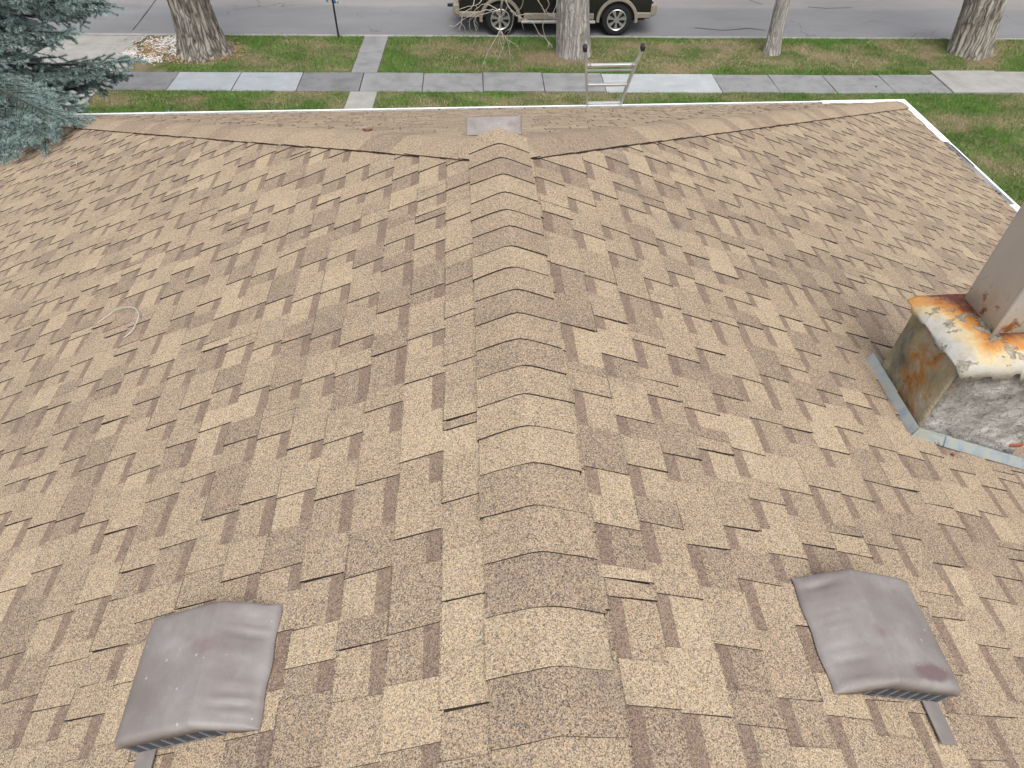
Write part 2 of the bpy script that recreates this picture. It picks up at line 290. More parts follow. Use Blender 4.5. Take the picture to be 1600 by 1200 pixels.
# pavement slabs
def slab(parent, poly, z, mat, th=.14, tilt=(0, 0)):
    c = np.mean(poly, 0); b = MB()
    zz = [z + (p[0] - c[0]) * tilt[0] + (p[1] - c[1]) * tilt[1] for p in poly]; k = len(poly)
    vs = [S(p[0], p[1], q) for p, q in zip(poly, zz)] + [S(p[0], p[1], q - th) for p, q in zip(poly, zz)]
    b.add(vs, [tuple(range(k)), tuple(range(2 * k - 1, k - 1, -1))] + [(i, k + i, k + (i + 1) % k, (i + 1) % k) for i in range(k)])
    return b.build('slab', M[mat], parent, bevel=.012)
def base(name, a0, a1, b0, b1, z=-.06):
    return tag(MB().prism([(a0, b0), (a1, b0), (a1, b1), (a0, b1)], z - .06, z, lambda a, b, zz: S(a, b, zz)).build(name, M['concrete_dark']), kind='structure')
sw = base('sidewalk', -26, 44, 15.76, 16.76)
J = [-12.6, -11.1, -9.6, -8.2, -7.64, -6.16, -4.68, -3.24, -1.80, -.40, 1.03, 2.42, 5.12, 6.50, 7.82, 9.2, 10.55, 12.15, 13.6, 15.1, 16.6, 18.1]
J = [-12.4, -11., -9.6, -8.25, -6.88, -5.41, -3.93, -2.49, -1.05, .36, 1.78, 3.2, 5.9, 7.25, 8.58, 9.95, 11.3, 12.9, 14.4, 15.9, 17.4]
J = [j - .048 * 15.7 for j in J]         # x along the near edge -> street coordinate
mats = ['concrete', 'concrete', 'concrete_dark', 'concrete_dark', 'concrete_new', 'concrete_new', 'concrete_dark', 'concrete', 'concrete', 'concrete', 'concrete', 'concrete_white', 'concrete', 'concrete', 'concrete', 'concrete', 'concrete_warm', 'concrete_warm', 'concrete', 'concrete']
lift = {9: .018, 10: .014, 16: .03, 17: .015}
for i in range(len(J) - 1):
    g = .008; sk = .04 if i not in (11,) else -.06
    b0, b1 = 15.74 + random.uniform(-.012, .012), 16.775 + random.uniform(-.015, .015)
    if i in (16, 17): b1 += .22; b0 += .02
    slab(sw, [(J[i] + g, b0), (J[i + 1] - g, b0), (J[i + 1] - g - .03, b1), (J[i] + g - .03, b1)], .012 + lift.get(i, random.uniform(-.004, .008)), mats[i], tilt=(random.uniform(-.006, .006), random.uniform(-.01, .01)))
w1 = base('kerb_path', -3.58, -2.94, 16.8, 19.19, -.05)
for b0, b1, mt in ((16.80, 18.02, 'concrete'), (18.04, 19.19, 'concrete')): slab(w1, [(-3.58, b0), (-2.96, b0), (-2.96 , b1), (-3.58, b1)], .018, mt, tilt=(0, random.uniform(-.006, .006)))
w2 = base('front_walk', -3.42, -2.82, 9.9, 15.72, -.05)
for k in range(5): slab(w2, [(-3.44, 9.9 + 1.165 * k), (-2.82, 9.9 + 1.165 * k), (-2.82, 9.9 + 1.165 * k + 1.145), (-3.44, 9.9 + 1.165 * k + 1.145)], .012, 'concrete_warm' if k == 4 else 'concrete')
dv = base('driveway', -14.6, -9.0, 6., 19.2, -.07)
for a0, a1 in ((-14.5, -11.85), (-11.83, -9.18)):
    for b0, b1 in ((6., 9.2), (9.22, 12.4), (12.42, 15.72)): slab(dv, [(a0, b0), (a1, b0), (a1, b1), (a0, b1)], .01, 'concrete_warm')
slab(dv, [(-14.5, 16.79), (-11.75, 16.79), (-11.75, 18.5), (-14.5, 18.5)], .014, 'concrete_warm')
slab(dv, [(-11.73, 16.79), (-8.98, 16.79), (-9.08, 17.6), (-9.3, 18.5), (-11.73, 18.5)], .014, 'concrete_warm')
for a0, a1 in ((-14.5, -12.92), (-12.9, -11.22), (-11.2, -9.42)): slab(dv, [(a0, 18.52), (a1, 18.52), (a1 + (.1 if a1 < -10 else .16), 19.19), (a0, 19.19)], .0, 'concrete_warm', tilt=(0, -.03))
# fill of soil beside the drive where the white pebbles lie
bed = tag(MB().prism([(-9.1, 16.80), (-8.0, 16.80), (-8.0, 19.19), (-9.22, 19.19), (-9.28, 18.5), (-9.06, 17.6)], -.16, -.004, lambda a, b, z: S(a, b, z)).build('rock_bed', M['soil']), kind='structure')
def pebbles(name, mat, n, spots):
    b = MB(); ico = [(0, 0, 1), (.9, 0, .3), (.28, .85, .3), (-.72, .53, .3), (-.72, -.53, .3), (.28, -.85, .3), (0, 0, -.5)]
    fc = [(0, 1, 2), (0, 2, 3), (0, 3, 4), (0, 4, 5), (0, 5, 1), (6, 2, 1), (6, 3, 2), (6, 4, 3), (6, 5, 4), (6, 1, 5)]
    for _ in range(n):
        cx, cy, rx, ry = random.choice(spots); p = hit(cx + random.gauss(0, rx), cy + random.gauss(0, ry), (0, 0, 1), 0)
        if p @ TY < 16.9 or p @ TY > 19.15: continue
        r = random.uniform(.014, .036); q = random.random() * 6.28; cs, sn = math.cos(q), math.sin(q)
        b.add([p + r * np.array([cs * x - sn * y, sn * x + cs * y, z * .6 + .25]) * random.uniform(.8, 1.2) for x, y, z in ico], fc)
    return b.build(name, M[mat], bed)
tag(pebbles('white_pebbles', 'pebble', 1500, [(288, 72, 17, 7), (270, 78, 22, 6), (262, 68, 20, 6), (237, 92, 12, 3.2), (285, 84, 8, 4), (278, 62, 12, 4), (205, 84, 9, 4), (250, 66, 16, 5)]), kind='stuff')
tag(pebbles('brown_chips', 'pebble_brown', 1300, [(240, 76, 22, 9), (225, 85, 16, 6), (275, 92, 24, 4), (330, 88, 24, 5), (355, 75, 12, 6), (250, 72, 18, 8)]), kind='stuff')
# grass: blades coloured green to straw, thin over the bare patches
def grass(zones):
    V = []; Cc = []
    for a0, a1, b0, b1, den in zones:
        n = int((a1 - a0) * (b1 - b0) * den); a = RNG.uniform(a0, a1, n); b = RNG.uniform(b0, b1, n)
        a = a + .06 * (vnoise(b * 9, a * 3, 4) - .5); b = b + .15 * (fbm(a * 5, b * .7, 14) - .5)
        P = a[:, None] * TX + b[:, None] * TY; px, _ = proj(np.c_[P[:, :2], np.zeros(n)])
        bare = fbm(P[:, 0] * .55, P[:, 1] * .95, 21) + .25 * (fbm(P[:, 0] * 3, P[:, 1] * 3, 9) - .5)
        # worn spots the photograph shows: round the trunks and along the strip
        for x, y, rx, ry, k in ((700, 76, 75, 16, .3), (900, 90, 60, 12, .42), (1010, 72, 55, 14, .25), (1110, 78, 60, 14, .3), (1215, 88, 45, 13, .42), (1490, 82, 60, 12, .4), (330, 84, 60, 13, .42), (420, 92, 60, 8, .25), (260, 78, 60, 20, .6), (250, 160, 110, 10, .2), (950, 160, 60, 8, .1), (1570, 60, 40, 10, .2)):
            bare += k * np.exp(-((px[:, 0] - x) / rx) ** 2 - ((px[:, 1] - y) / ry) ** 2)
        bare += .055 * (b > 16.5); bare -= .22 * np.clip(1 - np.minimum(b - b0, b1 - b) / .4, 0, 1) * (b > 16)
        keep = RNG.random(n) > np.clip((bare - .55) * 2.6, 0, .93)
        # keep blades off the paths, trunks and drive
        ok = keep & ~((a > -3.60) & (a < -2.93) & (b > 16.7)) & ~((a > -3.47) & (a < -2.79) & (b < 15.8))
        P, a, b, bare = P[ok], a[ok], b[ok], bare[ok]; n = len(a)
        h = RNG.uniform(.03, .075, n) * (1.25 - .6 * np.clip(bare, 0, 1)); q = RNG.uniform(0, 6.283, n); wd = RNG.uniform(.004, .008, n)
        d = np.c_[np.cos(q), np.sin(q), np.zeros(n)]; l = RNG.normal(0, .55, (n, 2)) * h[:, None]
        z0 = -.012 + .03 * (fbm(a * .9, b * .9, 5) - .5) - .006; P = np.c_[P[:, :2], z0]
        V.append(np.stack([P - d * wd[:, None], P + d * wd[:, None], P + np.c_[l, h]], 1))
        dry = np.clip((bare - .46) * 2.6 + RNG.normal(0, .18, n), 0, 1)[:, None]; lum = RNG.uniform(.7, 1.25, (n, 1)) * (.75 + .55 * fbm(P[:, 0] * 1.7, P[:, 1] * 1.7, 33))[:, None]
        Cc.append((np.array([.092, .195, .034]) * (1 - dry) + np.array([.36, .29, .18]) * dry) * lum)
    V = np.concatenate(V).reshape(-1, 3).astype(np.float32); Cc = np.concatenate(Cc); k = len(V) // 3
    me = bpy.data.meshes.new('grass'); me.vertices.add(3 * k); me.loops.add(3 * k); me.polygons.add(k)
    me.vertices.foreach_set('co', V.ravel()); me.loops.foreach_set('vertex_index', np.arange(3 * k, dtype=np.int32)); me.polygons.foreach_set('loop_start', np.arange(0, 3 * k, 3, dtype=np.int32))
    me.update(); at = me.attributes.new('Col', 'FLOAT_COLOR', 'FACE'); at.data.foreach_set('color', np.c_[Cc, np.ones(k)].astype(np.float32).ravel())
    return tag(link('grass', me, M['grass']), 'short patchy lawn grass, green with straw brown worn areas', 'grass', kind='stuff')
grass([(-8.0, 17.5, 16.76, 19.22, 2900), (-9.1, 17, 13.6, 15.76, 2900), (5.4, 17, 8.4, 13.6, 2400), (-9.1, -5.5, 8.5, 13.6, 500)])

# ------------------------------------------------------------------ the house and its roof
X0, YR, W, SL, ZR, YB = .148, 3.2, 5.86, .417, 5.0, -2.6
TH = math.atan(SL); CT, ST = math.cos(TH), math.sin(TH); ZE = ZR - SL * W
house = empty('house', (X0, 3., 0), 'house under a tan and brown asphalt shingle hip roof with white gutters', 'house')
top = [(X0, YR, ZR), (X0, YB, ZR), (X0 - W, YR + W, ZE), (X0 + W, YR + W, ZE), (X0 - W, YB, ZE), (X0 + W, YB, ZE)]
mb = MB(); vs = top + [(x, y, z - .13) for x, y, z in top]
fs = [(0, 2, 4, 1), (0, 1, 5, 3), (0, 3, 2)]; mb.add(vs, fs + [tuple(i + 6 for i in f[::-1]) for f in fs] + [(2, 3, 9, 8), (4, 2, 8, 10), (3, 5, 11, 9), (1, 4, 10, 7), (5, 1, 7, 11)])
roof = mb.build('roof', M['deck'], house)
for nm, c, sz in (('wall', (X0, YR + W - .5, 1.2), (2 * W - .9, .15, 2.42)), ('wall', (X0 - W + .5, (YB + YR + W) / 2 - .2, 1.2), (.15, YR + W - YB - .75, 2.42)), ('wall', (X0 + W - .5, (YB + YR + W) / 2 - .2, 1.2), (.15, YR + W - YB - .75, 2.42))):
    MB().box(c, sz).build(nm, M['siding'], house)
MB().add([(X0 - W + .4, YB + .05, 0), (X0 + W - .4, YB + .05, 0), (X0 + W - .4, YB + .05, ZE), (X0, YB + .05, ZR - .2), (X0 - W + .4, YB + .05, ZE), (X0 - W + .4, YB + .2, 0), (X0 + W - .4, YB + .2, 0), (X0 + W - .4, YB + .2, ZE), (X0, YB + .2, ZR - .2), (X0 - W + .4, YB + .2, ZE)],
    [(0, 1, 2, 3, 4), (9, 8, 7, 6, 5), (0, 5, 6, 1), (1, 6, 7, 2), (2, 7, 8, 3), (3, 8, 9, 4), (4, 9, 5, 0)]).build('wall', M['siding'], house)
# --- shingles, one piece per tab: raised teeth between lower tabs that carry the printed shadow band
EX = .157; pieces = []
def tonepick(tooth):
    r = random.random()
    if r < .18: t = random.uniform(.76, 1.0)
    elif r < .76: t = random.uniform(.40, .68)
    else: t = random.uniform(.0, .26)
    return t
def slope(fr, ulo, uhi, v_first, vmax, dk=1.):
    v1 = v_first
    while v1 - EX > .14: v1 -= EX
    v0 = max(v1 - EX - .045, .075); tone = .5
    while v0 < vmax:
        ve = min(v1, vmax + .015); u = ulo(ve) - random.uniform(0, .3); uend = uhi(ve); tooth = random.random() < .5
        while u < uend:
            wdt = random.choice((.09, .11, .13, .15, .18, .21)) * random.uniform(.88, 1.12) if tooth else random.choice((.09, .11, .13, .15, .18)) * random.uniform(.88, 1.12)
            t = tonepick(tooth); sp = [(u, u + wdt, tooth, t)]
            if tooth and random.random() < .16: # a butt joint between two shingles inside the tooth
                k = random.uniform(.3, .7); dz = random.uniform(.0015, .003); sp = [(u, u + wdt * k, 1, t), (u + wdt * k + .002, u + wdt, 1.3, tonepick(1))]
            for ua, ub, hh, tt in sp:
                lo0, lo1 = ulo(v0), ulo(ve); hi0, hi1 = uhi(v0), uhi(ve); sk = random.uniform(-.006, .006)
                q = [max(ua, lo0), max(ua + sk, lo1), min(ub, hi0), min(ub - sk * .5, hi1)]
                if q[3] - q[1] < .004 and q[2] - q[0] < .004: continue
                if q[2] < q[0]: q[0] = q[2] = (q[0] + q[2]) / 2
                if q[3] < q[1]: q[1] = q[3] = (q[1] + q[3]) / 2
                j = random.uniform(-.0022, .0022); vj = ve + j; curl = random.choice((0, 0, 0, 0, 0, 0, .0006, .0018)) if hh else 0
                n0, n1 = (.0015, .0058) if not hh else (.0058, .0104 + (hh - 1) * .003 + curl)
                vt = v0 - .012; rows = [(vt, n0 - .0004)] + ([(v0 + .047 + random.uniform(-.004, .004), n0 + (n1 - n0) * .3)] if not hh else []) + [(vj - .006, n1), (vj, n1 - .0008)]
                vsx = []
                for vv, nn in rows:
                    k = min(max((vv - v0) / EX, 0), 1); a_ = q[0] * (1 - k) + q[1] * k; b_ = q[2] * (1 - k) + q[3] * k
                    if not hh and len(vsx) == 4: pass
                    vsx += [(a_, vv, nn), (b_, vv, nn)]
                nr = len(rows); top_ = [(2 * i, 2 * i + 1, 2 * i + 3, 2 * i + 2) for i in range(nr - 1)]
                bb = len(vsx); low = [(a_, vv, -.002) for a_, vv, nn in vsx]
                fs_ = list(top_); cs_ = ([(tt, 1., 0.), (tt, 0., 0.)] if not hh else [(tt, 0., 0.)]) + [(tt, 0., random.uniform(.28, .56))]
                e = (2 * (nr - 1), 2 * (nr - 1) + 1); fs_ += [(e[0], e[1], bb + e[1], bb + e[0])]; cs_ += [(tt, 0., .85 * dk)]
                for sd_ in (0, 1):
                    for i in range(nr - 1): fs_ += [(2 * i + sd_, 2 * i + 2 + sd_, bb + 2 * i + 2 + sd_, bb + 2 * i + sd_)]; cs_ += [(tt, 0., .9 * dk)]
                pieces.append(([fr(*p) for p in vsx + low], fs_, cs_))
            u += wdt; tooth = not tooth
        v0 = v1; v1 += EX
frL = lambda u, v, n_: (X0 - v * CT - n_ * ST, u, ZR - v * ST + n_ * CT)
frR = lambda u, v, n_: (X0 + v * CT + n_ * ST, u, ZR - v * ST + n_ * CT)
frF = lambda u, v, n_: (X0 + u, YR + v * CT + n_ * ST, ZR - v * ST + n_ * CT)
VM = W / CT
slope(frL, lambda v: YB, lambda v: YR + v * CT - .07, .290, VM); slope(frR, lambda v: YB, lambda v: YR + v * CT - .07, .335, VM)
slope(frF, lambda v: -v * CT + .07, lambda v: v * CT - .07, .25, VM, .32)
sz = []
for vs_, fs_, cs_ in pieces:
    px, dp = proj(np.array(vs_)[:len(vs_) // 2]); 
    if dp.min() < .2: sz.append(0); continue
    a_ = np.array([px[0], px[1], px[-1], px[-2]]); ar = .5 * abs(np.dot(a_[:, 0], np.roll(a_[:, 1], 1)) - np.dot(a_[:, 1], np.roll(a_[:, 0], 1)))
    cx, cy = a_.mean(0); sz.append(ar if -20 < cx < 1620 and -20 < cy < 1215 else 0)
big = set(np.argsort(sz)[::-1][:300].tolist()); rest = MB()
for i, (vs_, fs_, cs_) in enumerate(pieces):
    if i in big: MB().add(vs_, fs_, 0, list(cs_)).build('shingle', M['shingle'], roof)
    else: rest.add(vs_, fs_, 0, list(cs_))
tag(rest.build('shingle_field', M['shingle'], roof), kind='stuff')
# --- ridge caps: bent strips, butt edge towards the camera, every next one laid over the last
def cap(name, P, n0, n1, tone, lift=.0, butt0=True, parent=roof, edge_n=.001):
    # P[0], P[1]: list of (point, up) across the strip at the upper and butt end
    A = [p + u * n0 for p, u in P[0]]; B = [p + u * n1 for p, u in P[1]]; k = len(A)
    A[0] = A[0] + P[0][0][1] * lift; A[-1] = A[-1] + P[0][-1][1] * lift; B[0] = B[0] + P[1][0][1] * lift; B[-1] = B[-1] + P[1][-1][1] * lift
    B2 = [p + u * (n1 - .0055) for p, u in P[1]]
    ea = [P[0][0][0] + P[0][0][1] * edge_n, P[0][-1][0] + P[0][-1][1] * edge_n]; eb = [P[1][0][0] + P[1][0][1] * edge_n, P[1][-1][0] + P[1][-1][1] * edge_n]
    vs_ = A + B + B2 + ea + eb; fs_ = [(i, i + 1, k + i + 1, k + i) for i in range(k - 1)] + [(k + i, k + i + 1, 2 * k + i + 1, 2 * k + i) for i in range(k - 1)]
    fs_ += [(0, k, 3 * k + 2, 3 * k), (k - 1, 2 * k - 1, 3 * k + 3, 3 * k + 1)]
    tl = [tone + (.0 if i < k // 2 else .06) for i in range(k - 1)]
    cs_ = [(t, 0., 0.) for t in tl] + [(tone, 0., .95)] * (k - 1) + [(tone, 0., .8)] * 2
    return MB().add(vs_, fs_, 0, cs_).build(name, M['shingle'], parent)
QS = [-.150, -.10, -.055, -.025, 0., .025, .055, .10, .146]
def ridge_row(y, j=0., sk=0.):
    out = []
    for q in QS:
        h = ZR - SL * (math.sqrt(q * q + .019 ** 2) - .005); out.append((np.array([X0 + q + j, y + sk * q + .0012 * math.sin(q * 40 + y * 31), h]), np.array([q * 3 * ST, 0, CT]) / math.hypot(q * 3 * ST, CT)))
    return out
CY = [3.18, 3.037, 2.88, 2.721, 2.579, 2.45, 2.306, 2.164, 2.024, 1.887, 1.749, 1.616, 1.486, 1.353, 1.21, 1.062, 0.918, 0.767, 0.618, 0.467]
CTN = [.62, .36, .22, .66, .5, .4, .2, .66, .38, .14, .46, .2, .58, .7, .74, .30, .42, .10, .72, .14, .5]
y = CY[-1]; 
while y > YB + .15: y -= .148; CY.append(max(y, YB)); CTN.append(random.choice((.2, .5, .7)))
for k, yb in enumerate(CY):
    up_ = (CY[k - 1] if k else yb + .14) + .03
    j = random.uniform(-.005, .005); cap('ridge_cap', [ridge_row(up_, j), ridge_row(yb, j + random.uniform(-.002, .002), random.uniform(-.035, .035))], .0145, .0210, CTN[k] if k < len(CTN) else .5)
# --- hip caps
HL = math.sqrt(2 + SL * SL) * W
for sgn in (-1, 1):
    D = np.array([sgn, 1., -SL]) / math.sqrt(2 + SL * SL); nS = np.array([sgn * ST, 0, CT]); nF_ = np.array([0, ST, CT])
    eS = np.cross(D, nS); eS /= np.linalg.norm(eS); eS *= 1 if eS[1] < 0 else -1
    eF = np.cross(D, nF_); eF /= np.linalg.norm(eF); eF *= 1 if eF[1] > 0 else -1
    nA = (nS + nF_); nA /= np.linalg.norm(nA); H0 = np.array([X0, YR, ZR])
    def hip_row(t, j):
        p = H0 + D * t; out = [(p + eS * (.155 + j), nS), (p + eS * .09, nS), (p + eS * .035, nS), (p - nA * .006, nA), (p + eF * .035, nF_), (p + eF * .09, nF_), (p + eF * (.15 + j), nF_)]
        return out
    t = .02; tn = .5
    while t < HL - .02:
        e = .143 * random.uniform(.93, 1.07); t1 = min(t + e, HL + .03); j = random.uniform(-.003, .003)
        tn = random.choice((.12, .2, .45, .55, .62, .68)) if random.random() < .75 else tn
        cap('hip_cap', [hip_row(max(t - .03, .0), j), hip_row(t1, j)], .0140, .0190, tn, lift=random.uniform(.0, .003), edge_n=.006); t += e
# --- gutters
GP = [(-.006, -.02), (-.006, -.125), (.085, -.125), (.122, -.05), (.122, -.012), (.092, -.012), (.092, -.018), (.117, -.018), (.117, -.05), (.082, -.12), (-.001, -.12), (-.001, -.02)]
gf = MB().prism(GP, X0 - W - .12, X0 + W + .12, lambda o_, z, x: (x, YR + W + .008 + o_, ZE + z)).build('gutter', M['gutter'], house)
gr_ = MB().prism(GP, YB, YR + W + .0, lambda o_, z, yv: (X0 + W + .008 + o_, yv, ZE + z)).build('gutter', M['gutter'], house)
gl_ = MB().prism(GP, YB, YR + W + .0, lambda o_, z, yv: (X0 - W - .008 - o_, yv, ZE + z)).build('gutter', M['gutter'], house)
for xe in (X0 - W - .121, X0 + W + .121): MB().prism(GP[:5], xe - .002, xe + .002, lambda o_, z, x: (x, YR + W + .008 + o_, ZE + z)).build('gutter_end', M['gutter'], gf)
MB().add([(X0 + W + .0, YR + W + .125, ZE - .006), (X0 + W + .0, YR + W - 1.12, ZE - .006), (X0 + W + .13, YR + W - 1.16, ZE - .010), (X0 + W + .13, YR + W + .13, ZE - .010), (X0 + W + .0, YR + W + .125, ZE - .009), (X0 + W + .0, YR + W - 1.12, ZE - .009), (X0 + W + .13, YR + W - 1.16, ZE - .0125), (X0 + W + .13, YR + W + .13, ZE - .0125)],
    [(0, 1, 2, 3), (7, 6, 5, 4), (0, 4, 5, 1), (1, 5, 6, 2), (2, 6, 7, 3), (3, 7, 4, 0)]).build('gutter_cover', M['gutter'], gr_)
MB().box((X0 + W - .55, YR + W + .066, ZE - .008), (1.08, .125, .003)).build('gutter_cover', M['gutter'], gf)
MB().box((X0 + W + .065, YR + W - 2.95, ZE - .009), (.11, .62, .003)).build('gutter_cover', M['gutter'], gr_)
def litter(parent, pts):
    b = MB()
    for p, r, n_ in pts:
        for _ in range(n_):
            c = np.array(p) + np.array([random.gauss(0, r[0]), random.gauss(0, r[1]), random.uniform(-.008, .012)]); q = random.random() * 3.14
            rot = [[math.cos(q), -math.sin(q), .2], [math.sin(q), math.cos(q), .1], [.1, .2, 1]]; b.box(c, (random.uniform(.008, .04), random.uniform(.004, .012), random.uniform(.003, .010)), rot)
    tag(b.build('leaf_litter', M['litter'], parent), kind='stuff')
litter(gf, [((xx, YR + W + .04, ZE - .028), (.16, .022), 40) for xx in (-.15, .25, .6, 1.0)] + [((xx, YR + W + .035, ZE - .03), (.2, .02), 30) for xx in (3.4, 4.0, 4.5, -2.4, -4.)] + [((X0, YR + W + .05, ZE - .11), (3., .02), 260)])
litter(gr_, [((X0 + W + .04, yy, ZE - .03), (.02, .12), 34) for yy in (7.85, 7.55, 6.7, 6.2, 5.6, 5.1)] + [((X0 + W + .05, 6.5, ZE - .11), (.02, 1.2), 200)])
MB().box((X0 + W + .095, YR + W - 1.5, ZE - .008), (.012, .55, .004)).build('gutter_strap', M['plastic_dark'], gr_)

# ------------------------------------------------------------------ roof vents
def vent(fr, label, flange=True):
    Wd, L = .345, .388
    base_ = np.mean([fr(0, 0, 0), fr(Wd, L, 0)], 0)
    e = empty('roof_vent', base_, label, 'roof vent', 'square metal roof vents')
    rows = [(-.012, .004, .002), (.004, .012, .002), (.022, .030, .003), (.042, .050, .006), (.062, .068, .018), (.082, .084, .046), (.102, .098, .062), (.114, .1075, .068), (.1205, .1132, .069), (.1225, .1147, .069), (.127, .1153, .070), (.136, .1156, .070), (.20, .1165, .070), (.26, .1170, .070), (.32, .1165, .070), (.345, .1145, .070), (.362, .109, .070), (.376, .100, .070), (L - .003, .088, .070), (L, .070, .070)]
    ph = [random.random() * 6 for _ in range(5)]; P = []
    fold = [(random.uniform(0, 1), random.uniform(.006, .014), random.uniform(.5, 1.) * random.choice((-1, -1, 1))) for _ in range(15)]
    for v, T, B in rows:
        r = min(.015, (T - B) * .6); row = [(0, B), (0, T - r), (.12 * r, T - .55 * r), (.42 * r, T - .17 * r), (r, T)]
        K = 40; us = [r + (Wd - 2 * r) * i / K for i in range(1, K)]
        amp = .0105 * math.exp(-((v - .045) / .034) ** 2) if v > 0 else .001
        def wr(u):
            x = u / Wd; e_ = min(1, .3 + 2.2 * (abs(x - .5) * 2) ** 2)
            return amp * e_ * sum(h_ * math.exp(-((u - Wd * c_ - (c_ - .5) * .25 * (v - .05)) / w_) ** 2) for c_, w_, h_ in fold)
        mid = [(u, max(T + wr(u) + .0008 * math.sin(u * 18 + v * 9 + ph[3]), B + .001)) for u in us]
        full = row + mid + [(Wd - u, z) for u, z in row[::-1]]
        P.append([fr(u, v + (.003 * math.sin(u * 44 + ph[1]) * (v < .02)), z + .008) for u, z in full])
    hood = MB().grid(P).build('hood', M['vent'], e, smooth=True); sm = hood.modifiers.new('solid', 'SOLIDIFY'); sm.thickness = .0018; sm.offset = -1
    fb = lambda c, s_: [fr(c[0] + i * s_[0] / 2, c[1] + j * s_[1] / 2, c[2] + k * s_[2] / 2) for i in (-1, 1) for j in (-1, 1) for k in (-1, 1)]
    FB = [(0, 1, 3, 2), (4, 6, 7, 5), (0, 4, 5, 1), (2, 3, 7, 6), (0, 2, 6, 4), (1, 5, 7, 3)]
    MB().add(fb((Wd / 2, .23, .046), (Wd - .020, .28, .072)), FB).build('throat', M['vent_dark'], e)
    g = MB(); lv = MB()
    for k in range(8):
        v = .095 + .28 * k / 7
        for u in (.006, Wd - .006): g.add(fb((u, v, .045), (.004, .0055, .072)), FB)
    for z in (.012, .02, .028, .036, .044, .052, .060, .068, .076):
        for u in (.0075, Wd - .0075): lv.add(fb((u, .235, z), (.003, .28, .0022)), FB)
    for k in range(9): g.add(fb((.02 + (Wd - .04) * k / 8, L - .016, .045), (.005, .004, .072)), FB)
    tag(g.build('grille', M['grille'], e), kind='stuff'); tag(lv.build('louvre', M['louvre'], e), kind='stuff')
    MB().add(fb((Wd / 2, .25, .0155), (Wd - .012, .25, .006)), FB).build('base_plate', M['vent'], e)
    if flange: MB().add(fb((-.045, L - .038, .0165), (.13, .062, .0035)), FB).build('flange', M['vent'], e)
    return e
cu = (X0 + .60) / CT
vent(lambda u, v, n_: frL(u + .622, v + (X0 + .607) / CT, n_), 'metal roof vent with pale chalky top, on the slope away from the chimney')
vent(lambda u, v, n_: frR(u + .630, v + (.945 - X0) / CT, n_), 'metal roof vent with a dark reddish patch, on the same slope as the chimney')
vent(lambda u, v, n_: frF(u * .93 - .165, v * .46 + (3.735 - YR) / CT, n_ * .85), 'metal roof vent just below the ridge end, on the street side slope', False)

# ------------------------------------------------------------------ chimney
CX0, CX1, CY0, CY1, CZ = 1.975, 2.56, 1.865, 2.31, 4.665
rz = lambda x: ZR - SL * (x - X0)
ch = empty('chimney', ((CX0 + CX1) / 2, (CY0 + CY1) / 2, rz(CX1)), 'squat weathered masonry chimney with rusty square metal flue', 'chimney')
zb = rz(CX1) - .05; H_ = CZ - zb; TP = .016
def rough_face(c0, c1, amp, seed, nrm, nu, nv):        # from base corner c0 to c1, leaning in by TP at the top; corners shared
    rows = []; nrm = np.array(nrm, float); cx, cy = (CX0 + CX1) / 2, (CY0 + CY1) / 2
    for i in range(nv + 1):
        row = []
        for j in range(nu + 1):
            a_, b_ = j / nu, i / nv; x = c0[0] + (c1[0] - c0[0]) * a_; y = c0[1] + (c1[1] - c0[1]) * a_; k = TP * b_
            x -= np.sign(x - cx) * k * min(1, abs(x - cx) / .2); y -= np.sign(y - cy) * k * min(1, abs(y - cy) / .2); ed = min(a_, 1 - a_)
            d = amp * ((fbm(a_ * 4 + seed, b_ * 4, seed) - .5) * 2 + .5 * (fbm(a_ * 14, b_ * 14 + seed, seed) - .5)) * min(1, ed * 9)
            rr = .010 * max(0, 1 - ed / .05) ** 2 + .006 * (fbm(b_ * 7, seed, 3) if ed < .05 else 0)
            row.append(np.array([x, y, zb + H_ * b_]) + nrm * d - rr * np.array([np.sign(x - cx), np.sign(y - cy), 0]))
        rows.append(row)
    return rows
mb = MB()
mb.grid(rough_face((CX0, CY1), (CX0, CY0), .012, 3, (-1, 0, 0), 34, 36), 0)
mb.grid(rough_face((CX0, CY0), (CX1, CY0), .026, 8, (0, -1, 0), 40, 36), 1)
mb.grid(rough_face((CX1, CY0), (CX1, CY1), .014, 5, (1, 0, 0), 24, 24), 1)
mb.grid(rough_face((CX1, CY1), (CX0, CY1), .014, 6, (0, 1, 0), 24, 24), 0)
mb.add([(CX0 + .02, CY0 + .02, CZ), (CX1 - .02, CY0 + .02, CZ), (CX1 - .02, CY1 - .02, CZ), (CX0 + .02, CY1 - .02, CZ)], [(0, 1, 2, 3)], 1)
mb.build('masonry', [M['stone_side'], M['mortar']], ch, smooth=True)
